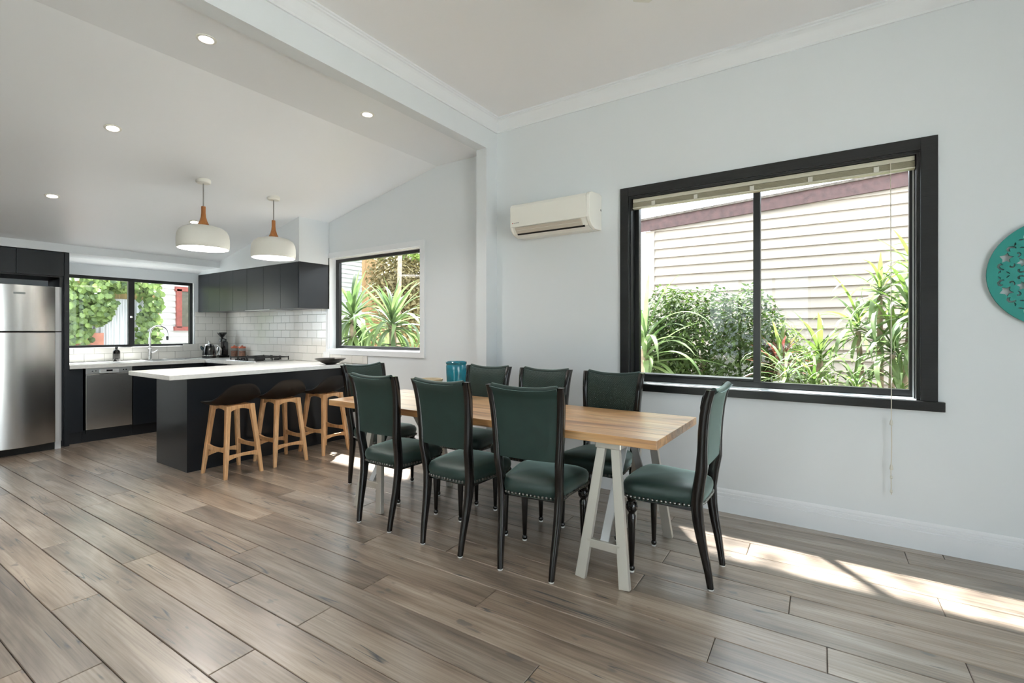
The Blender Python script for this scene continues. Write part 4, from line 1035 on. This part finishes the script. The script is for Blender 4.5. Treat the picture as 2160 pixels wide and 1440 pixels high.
mb = MB().add([(XN - 0.06, 2.30, fbot(2.30)), (XN - 0.06, YN0, fbot(YN0)), (XN - 0.06, YN0, ftop(YN0)), (XN - 0.06, 2.30, ftop(2.30)), (XN - 0.03, 2.30, fbot(2.30)), (XN - 0.03, YN0, fbot(YN0)), (XN - 0.03, YN0, ftop(YN0)), (XN - 0.03, 2.30, ftop(2.30))],
              [(0, 1, 2, 3), (7, 6, 5, 4), (0, 4, 5, 1), (1, 5, 6, 2), (2, 6, 7, 3), (3, 7, 4, 0)])
mb.build('fascia', 'fascia_maroon', nb, world=True)
mb = MB().add([(XN - 0.09, 2.34, ftop(2.34) - 0.005), (XN - 0.09, YN0, ftop(YN0) - 0.005), (XN + 4, YN0, ftop(YN0) + 0.1), (XN + 4, 2.34, ftop(2.34) + 0.1), (XN - 0.09, 2.34, ftop(2.34) + 0.022), (XN - 0.09, YN0, ftop(YN0) + 0.022), (XN + 4, YN0, ftop(YN0) + 0.14), (XN + 4, 2.34, ftop(2.34) + 0.14)],
              [(3, 2, 1, 0), (4, 5, 6, 7), (0, 1, 5, 4), (1, 2, 6, 5), (2, 3, 7, 6), (3, 0, 4, 7)])
mb.build('roof', 'roof_moss', nb, world=True)
# neighbouring white house beyond the kitchen
hs = thing('neighbour_house', 'white weatherboard house with red window frame beyond the kitchen sink window', 'building', (6.3, 11.5, 0))
YH = 11.0; HX0, HX1 = 3.75, 8.84
kb('wall', 'board_gap', hs, HX0 + 0.02, YH + 0.03, -0.45, HX1, YH + 5, 4.2)
hb = MB().add([(0, -0.012, 0.0), (0, 0.022, 0.0), (0, 0.022, EXPO + 0.012), (0, 0.010, EXPO + 0.012), (1, -0.012, 0.0), (1, 0.022, 0.0), (1, 0.022, EXPO + 0.012), (1, 0.010, EXPO + 0.012)],
              [(0, 1, 2, 3), (7, 6, 5, 4), (0, 4, 5, 1), (1, 5, 6, 2), (2, 6, 7, 3), (3, 7, 4, 0)]).mesh('weatherboard'); hb.materials.append(M['weatherboard_white'])
z = 0.0
while z < 4.1:
    o = bpy.data.objects.new('weatherboard', hb); COL.objects.link(o); o.parent = hs; o.location = (HX0 - 6.3, YH - 11.5, z); o.scale = (HX1 - HX0, 1, 1); z += EXPO
wf = MB()
for a in ((4.27, 1.37, 4.36, 2.14), (5.0, 1.37, 5.09, 2.14), (4.25, 2.10, 5.11, 2.19), (4.23, 1.31, 5.13, 1.39)): wf.box(a[0], YH - 0.07, a[1], a[2], YH + 0.02, a[3])
wf_ = wf.build('window_frame', 'red_frame', hs, world=True)
box(4.36 - 6.3, YH - 0.03 - 11.5, 1.39, 5.0 - 6.3, YH - 0.02 - 11.5, 2.10).build('pane', 'dirty_pane', hs)
# tan timber wall and paling fence seen through the kitchen side window
tw = thing('timber_screen', 'tan timber boarded screen at the end of the white house', 'screen', (9.4, 11.2, 0))
for i in range(6): kb('board', 'tan_timber', tw, HX1 + i * 0.165, 11.0, -0.45, HX1 + i * 0.165 + 0.16, 11.04, 3.6)
pf = thing('paling_fence', 'weathered timber paling fence behind the yuccas', 'fence', (10.5, 8.5, 0))
for i in range(40): kb('paling', 'paling', pf, 10.4, 7.0 + i * 0.155, -0.45, 10.43, 7.0 + i * 0.155 + 0.15, 1.75 + 0.03 * random.random())
# corrugated fence behind the ivy
cfn = thing('corrugated_fence', 'pale corrugated metal fence partly covered by ivy', 'fence', (3.0, 10.2, 0))
def corr(nm, xa, xb, zb):
    n = int((xb - xa) / 0.0127); fr_ = []
    for i in range(n + 1):
        x = xa + (xb - xa) * i / n; fr_.append((x, 10.2 + 0.012 * math.sin(2 * math.pi * x / 0.076)))
    V = [(x, y, -0.45) for x, y in fr_] + [(x, y, zb) for x, y in fr_]; m_ = len(fr_)
    return MB().add(V, [(i, i + 1, m_ + i + 1, m_ + i) for i in range(m_ - 1)]).build(nm, 'zincalume', cfn, world=True, smooth=60)
for k_ in range(4): corr('sheet', 0.6 + k_ * 0.76, 0.6 + (k_ + 1) * 0.76 + 0.02, 1.85)
for k_ in range(26): kb('top_paling', 'paling', cfn, 0.6 + k_ * 0.12, 10.24, 1.5, 0.6 + k_ * 0.12 + 0.115, 10.26, 2.35 + 0.02 * random.random())
kb('brick_base', 'brick_red', cfn, 2.5, 10.02, -0.45, 2.85, 10.15, 1.27)

# ---------------------------------------------------------------- plants
def strap_mesh(name, m, L=0.7, w=0.045, droop=1.0, n=8, tip=0.75):
    """arching strap leaf growing along +x from the origin, folded along its midrib"""
    V = []; F = []; x = z = 0.0; ang = 0.0; st_ = L / n
    for i in range(n + 1):
        t = i / n; hw = w / 2 * (0.55 + 0.9 * t if t < 0.4 else 0.91 * (1 - ((t - 0.4) / 0.6) ** 1.8) + 0.02)
        V += [(x, -hw, z + hw * 0.35), (x, 0, z), (x, hw, z + hw * 0.35)]
        ang -= droop * (0.25 + 1.5 * t) / n
        x += st_ * math.cos(ang); z += st_ * math.sin(ang)
    for i in range(n):
        a = i * 3; F += [(a, a + 1, a + 4, a + 3), (a + 1, a + 2, a + 5, a + 4)]
    me = bpy.data.meshes.new(name); me.from_pydata(V, [], F); me.update(); me.materials.append(M[m])
    me.polygons.foreach_set('use_smooth', [True] * len(me.polygons)); return me
def rosette(par, base, meshes, count, rng, emin, emax, smin=0.8, smax=1.15, amin=0, amax=360):
    for i in range(count):
        o = bpy.data.objects.new('leaf', rng.choice(meshes)); COL.objects.link(o); o.parent = par
        t = (i + 0.5) / count; el_ = emax + (emin - emax) * t + rng.uniform(-8, 8); az = amin + (amax - amin) * ((i * 0.381966) % 1.0) + rng.uniform(-12, 12)
        o.rotation_euler = (R(rng.uniform(-18, 18)), -R(el_), R(az)); s_ = rng.uniform(smin, smax); o.scale = (s_, s_, s_)
        o.location = Vector(base) + Vector((0, 0, 0.10 * (1 - t)))
def trunk(par, pts, r_, m='bark'):
    MB().tube(pts, r_, 10).build('trunk', m, par, smooth=True)
rg = random.Random(3)
Y_up = [strap_mesh('yucca_leaf', 'leaf_yucca', 0.72, 0.07, d_) for d_ in (0.3, 0.7, 1.2)]
Y_dn = [strap_mesh('yucca_leaf', 'leaf_yucca', 0.85, 0.078, d_) for d_ in (1.6, 2.1, 2.5)]
D_up = [strap_mesh('dracaena_leaf', 'leaf_bright', 0.5, 0.05, d_) for d_ in (0.5, 1.0, 1.6)]
D_pl = [strap_mesh('dracaena_leaf', 'leaf_pale', 0.55, 0.055, d_) for d_ in (1.2, 1.9, 2.4)]
R_up = [strap_mesh('cordyline_leaf', 'leaf_red', 0.42, 0.035, d_) for d_ in (0.3, 0.7, 1.1)]
G_lo = [strap_mesh('strap_leaf', 'leaf_pale', 0.62, 0.032, d_, 9) for d_ in (1.6, 2.2, 2.8)]
L_lg = [strap_mesh('flax_leaf', 'leaf_pale', 1.05, 0.075, d_, 10) for d_ in (0.6, 1.5, 2.1)]
def plant(name, label, loc, group='plants in the garden bed'):
    return thing(name, label, 'plant', loc, group=group)
# seen through the kitchen side window: two yuccas
for (x, y, zc, lab) in ((5.05, 6.50, 1.42, 'tall yucca with drooping sword leaves nearer the overhead cabinets, outside the side window'), (4.98, 5.50, 1.30, 'yucca with upright crown outside the side window nearer the dining room')):
    p = plant('yucca', lab, (x, y, 0)); trunk(p, [(0, 0, -0.05), (0.03, 0.0, 0.6), (0, 0, zc + 0.1)], [0.08, 0.06, 0.05])
    rosette(p, (0, 0, zc + 0.10), Y_up, 22, rg, 35, 85, 0.85, 1.15)
    rosette(p, (0, 0, zc), Y_dn, 44, rg, -20, 40, 0.85, 1.1)
    rosette(p, (0, 0, zc - 0.3), Y_dn, 40, rg, -50, 15, 0.8, 1.1)
# flax at the table side edge of the large window
p = plant('flax', 'flax with long arching leaves at the kitchen side edge of the large window', (4.85, 1.63, 0)); trunk(p, [(0, 0, -0.05), (0, 0, 0.5), (0.0, 0, 1.12)], [0.05, 0.045, 0.04])
rosette(p, (0, 0, 1.12), L_lg, 20, rg, 10, 88, 0.55, 0.85)
rosette(p, (0, 0, 0.95), L_lg, 20, rg, 0, 60, 0.6, 0.85, 180, 330)
# red cordyline
p = plant('cordyline', 'red leaved cordyline beside the window mullion', (4.95, 0.42, 0)); trunk(p, [(0, 0, -0.05), (0, 0, 0.95)], [0.035, 0.03])
rosette(p, (0, 0, 0.92), R_up, 30, rg, 0, 85, 0.7, 1.05)
rosette(p, (0, 0, 0.96), [strap_mesh('cordyline_leaf', 'leaf_bright', 0.42, 0.04, 0.5)], 5, rg, 60, 88, 0.8, 1.0)
for (x, y, zc, lab) in ((4.62, 0.36, 0.86, 'low strap leaved plant below the red cordyline'), (4.66, 0.16, 0.82, 'low strap leaved plant in the middle of the right hand pane'), (4.56, -0.12, 0.80, 'low strap leaved plant nearest the blind cord'), (4.55, -0.38, 0.80, 'low strap leaved plant under the tall dracaena')):
    p = plant('strap_plant', lab, (x, y, 0)); trunk(p, [(0, 0, -0.05), (0, 0, zc)], [0.03, 0.025])
    rosette(p, (0, 0, zc), G_lo, 24, rg, 0, 75, 0.55, 0.9)
    rosette(p, (0, 0, zc - 0.05), D_up, 10, rg, 10, 80, 0.45, 0.8)
# bright young dracaena
p = plant('dracaena', 'young bright green dracaena in front of the cream weatherboards', (5.0, 0.13, 0)); trunk(p, [(0, 0, -0.05), (0, 0, 1.05)], [0.03, 0.025])
rosette(p, (0, 0, 1.0), D_up, 20, rg, 10, 88, 0.6, 1.0)
# tall dracaena clump
p = plant('dracaena', 'tall many headed dracaena clump at the far end of the large window', (4.85, -0.30, 0))
for (dx, dy, zc) in ((0.0, 0.02, 1.58), (-0.1, -0.16, 1.42), (0.05, 0.16, 1.30), (-0.15, -0.05, 1.12), (0.1, -0.2, 1.72), (-0.2, -0.26, 1.25)):
    trunk(p, [(dx * 0.4, dy * 0.4, -0.05), (dx * 0.8, dy * 0.8, zc * 0.6), (dx, dy, zc)], [0.026, 0.022, 0.018])
    rosette(p, (dx, dy, zc), D_up, 9, rg, 30, 85, 0.6, 0.9); rosette(p, (dx, dy, zc - 0.04), D_pl, 20, rg, -30, 40, 0.6, 0.95)
p = plant('dracaena', 'dracaena head reaching in beside the far window jamb', (4.48, -0.56, 0)); trunk(p, [(0, 0, -0.05), (0, 0, 1.70)], [0.03, 0.025])
rosette(p, (0, 0, 1.68), D_up, 14, rg, 0, 80, 0.6, 0.95); rosette(p, (0, 0, 1.3), D_pl, 12, rg, -30, 30, 0.6, 0.9)
def bush(name, label, blobs, m, n, size, cat='bush', rng=random.Random(8), leafsh=1.0, core=None, trunk_at=None):
    root = thing(name, label, cat, (blobs[0][0], blobs[0][1], 0))
    V = []; F = []; tot = sum(b_[3] * b_[4] * b_[5] for b_ in blobs)
    for (cx, cy, cz, rx, ry, rz) in blobs:
        for _ in range(int(n * rx * ry * rz / tot)):
            while True:
                d_ = Vector((rng.gauss(0, 1), rng.gauss(0, 1), rng.gauss(0, 1)))
                if d_.length > 0.1: break
            d_.normalize(); k_ = rng.uniform(0.25, 1.0) ** 0.45; k_ *= 1 + 0.12 * noise.noise(Vector((d_.x * 2.3 + cx, d_.y * 2.3 + cy, d_.z * 2.3)))
            c = Vector((cx + d_.x * rx * k_, cy + d_.y * ry * k_, cz + d_.z * rz * k_))
            nrm = (d_ + Vector((rng.uniform(-1, 1), rng.uniform(-1, 1), rng.uniform(-0.4, 1.2)))).normalized()
            t = nrm.cross(Vector((rng.uniform(-1, 1), rng.uniform(-1, 1), rng.uniform(-1, 1)))).normalized(); b2 = nrm.cross(t)
            s_ = size * rng.uniform(0.6, 1.3); o_ = len(V)
            V += [c - t * s_ * leafsh, c + b2 * s_ * 0.45 + nrm * s_ * 0.12, c + t * s_ * leafsh, c - b2 * s_ * 0.45 + nrm * s_ * 0.12]
            F += [(o_, o_ + 1, o_ + 2), (o_, o_ + 2, o_ + 3)]
    fo_ = MB(); L = root.location; me = bpy.data.meshes.new('foliage'); me.from_pydata([tuple(v - L) for v in V], [], F); me.update(); me.materials.append(M[m])
    o = bpy.data.objects.new('foliage', me); COL.objects.link(o); o.parent = root; o['kind'] = 'stuff'
    tp_ = trunk_at or [(blobs[0][0], blobs[0][1], -0.45), (blobs[0][0], blobs[0][1], blobs[0][2])]
    MB().tube([Vector(q_) - L for q_ in tp_], [0.05, 0.03] if len(tp_) == 2 else 0.05, 8).build('stem', 'bark', root, smooth=True)
    return root
bush('garden_shrub', 'rounded leafy green shrub filling the lower half of the sliding pane', [(5.25, 1.15, 1.05, 0.42, 0.62, 0.72), (5.3, 1.55, 1.2, 0.35, 0.3, 0.62), (5.2, 0.72, 1.15, 0.35, 0.35, 0.60), (5.3, 0.95, 0.5, 0.45, 0.7, 0.5)], 'leaf_bush', 17000, 0.030)
bush('garden_shrub', 'small bright shrub behind the red cordyline', [(5.45, 0.46, 0.92, 0.25, 0.26, 0.45), (5.5, 0.25, 0.8, 0.25, 0.25, 0.38)], 'leaf_bright', 2200, 0.030)
bush('tree', 'distant green tree beside the shed corner', [(9.0, 4.2, 2.2, 0.8, 0.6, 1.2), (9.2, 4.0, 1.0, 0.8, 0.8, 0.9)], 'leaf_bush', 3500, 0.06, cat='tree')
bush('tree', 'brown green shrubby tree beyond the yuccas', [(8.2, 8.75, 2.2, 0.7, 0.7, 1.0), (8.6, 9.3, 2.6, 0.8, 0.8, 1.0), (8.4, 8.2, 1.7, 0.7, 0.6, 0.7)], 'leaf_brown', 7000, 0.055, cat='tree', trunk_at=[(7.7, 8.35, -0.45), (7.7, 8.3, 1.6), (7.75, 8.3, 3.4)])
bush('tree', 'dark leaved tree behind the paling fence', [(9.6, 9.2, 2.4, 0.9, 1.2, 1.0), (10.0, 8.2, 2.6, 0.9, 1.2, 1.2), (10.8, 10.4, 3.2, 0.9, 1.4, 1.3)], 'leaf_dark', 9000, 0.07, cat='tree')
bush('tree', 'light green leafy tree at the top of the side window', [(8.8, 8.6, 3.5, 0.9, 0.9, 0.5), (9.0, 9.6, 3.6, 0.9, 0.9, 0.6)], 'leaf_bright', 4500, 0.06, cat='tree')
bush('tree', 'tall overhanging tree above the garden bed, its crown higher than the window', [(5.5, 1.7, 5.0, 0.7, 1.3, 0.7), (5.6, 0.5, 4.8, 0.6, 0.8, 0.5), (5.6, 3.0, 5.2, 0.7, 0.9, 0.6)], 'leaf_bush', 800, 0.075, cat='tree', trunk_at=[(6.2, 2.75, -0.45), (6.15, 2.7, 2.6), (5.6, 2.0, 4.8)])
bush('hedge', 'long leafy hedge beyond the glazed doors opposite the window wall', [(-7.0, y_, 0.5, 0.8, 1.6, 1.6) for y_ in (-3.0, -0.6, 1.8, 4.2, 6.6)], 'leaf_yucca', 6500, 0.11, cat='hedge')
# ivy on the corrugated fence: large leaves as pieces, the rest as foliage
def ivy(label, blobs, n, nst, rng):
    root = thing('ivy', label, 'plant', (blobs[0][0], 10.15, 0), group='ivy on the back fence')
    lm = []
    for cup in (0.1, 0.25):
        V = [(0, 0, 0.0), (0.0, -0.03, 0.5), (0.42, cup, 0.28), (0.5, cup, -0.08), (0.24, cup * 0.5, -0.42), (0, 0, -0.3), (-0.24, cup * 0.5, -0.42), (-0.5, cup, -0.08), (-0.42, cup, 0.28)]
        V = [(x, y, -z) for x, y, z in V]
        me = bpy.data.meshes.new('ivy_leaf'); me.from_pydata(V, [], [(0, 1 + k_, 1 + (k_ + 1) % 8) for k_ in range(8)]); me.update(); me.materials.append(M['leaf_ivy']); lm.append(me)
    def pick():
        while True:
            b_ = rng.choice(blobs); x = rng.uniform(-1, 1); z = rng.uniform(-1, 1)
            if x * x + z * z <= 1: return b_[0] + x * b_[2], b_[1] + z * b_[3], math.sqrt(1 - x * x - z * z)
    for i in range(n):
        x, z, h_ = pick(); o = bpy.data.objects.new('leaf', rng.choice(lm)); COL.objects.link(o); o.parent = root
        o.location = (x - root.location.x, -0.10 - 0.34 * h_ * rng.uniform(0.75, 1.1), z); s_ = rng.uniform(0.075, 0.12); o.scale = (s_, s_, s_)
        o.rotation_euler = (R(rng.uniform(-50, 15)), R(rng.uniform(-40, 40)), R(rng.uniform(-45, 45)))
    V = []; F = []
    for i in range(nst):
        x, z, h_ = pick(); c = Vector((x - root.location.x, -0.05 - 0.3 * h_ * rng.random(), z)); a = rng.uniform(0, 6.28); s_ = rng.uniform(0.04, 0.07)
        u = Vector((math.cos(a), rng.uniform(-0.6, 0.6), math.sin(a))) * s_; v = Vector((-math.sin(a), rng.uniform(-0.6, 0.6), math.cos(a))) * s_ * 0.8; o_ = len(V)
        V += [c - u, c + v, c + u, c - v]; F.append((o_, o_ + 1, o_ + 2, o_ + 3))
    me = bpy.data.meshes.new('foliage'); me.from_pydata([tuple(v) for v in V], [], F); me.update(); me.materials.append(M['leaf_ivy'])
    o = bpy.data.objects.new('foliage', me); COL.objects.link(o); o.parent = root; o['kind'] = 'stuff'
ivy('large leaved ivy mass covering the fence outside the sink window', [(2.45, 1.75, 0.45, 0.6), (2.3, 1.2, 0.4, 0.5), (2.1, 2.0, 0.4, 0.6), (2.75, 1.75, 0.25, 0.35), (3.15, 2.12, 0.35, 0.16)], 290, 1500, random.Random(21))
ivy('narrow strip of ivy climbing between fence and white house', [(3.50, 1.9, 0.16, 0.5), (3.48, 1.25, 0.17, 0.5), (3.44, 0.8, 0.16, 0.4)], 100, 500, random.Random(22))
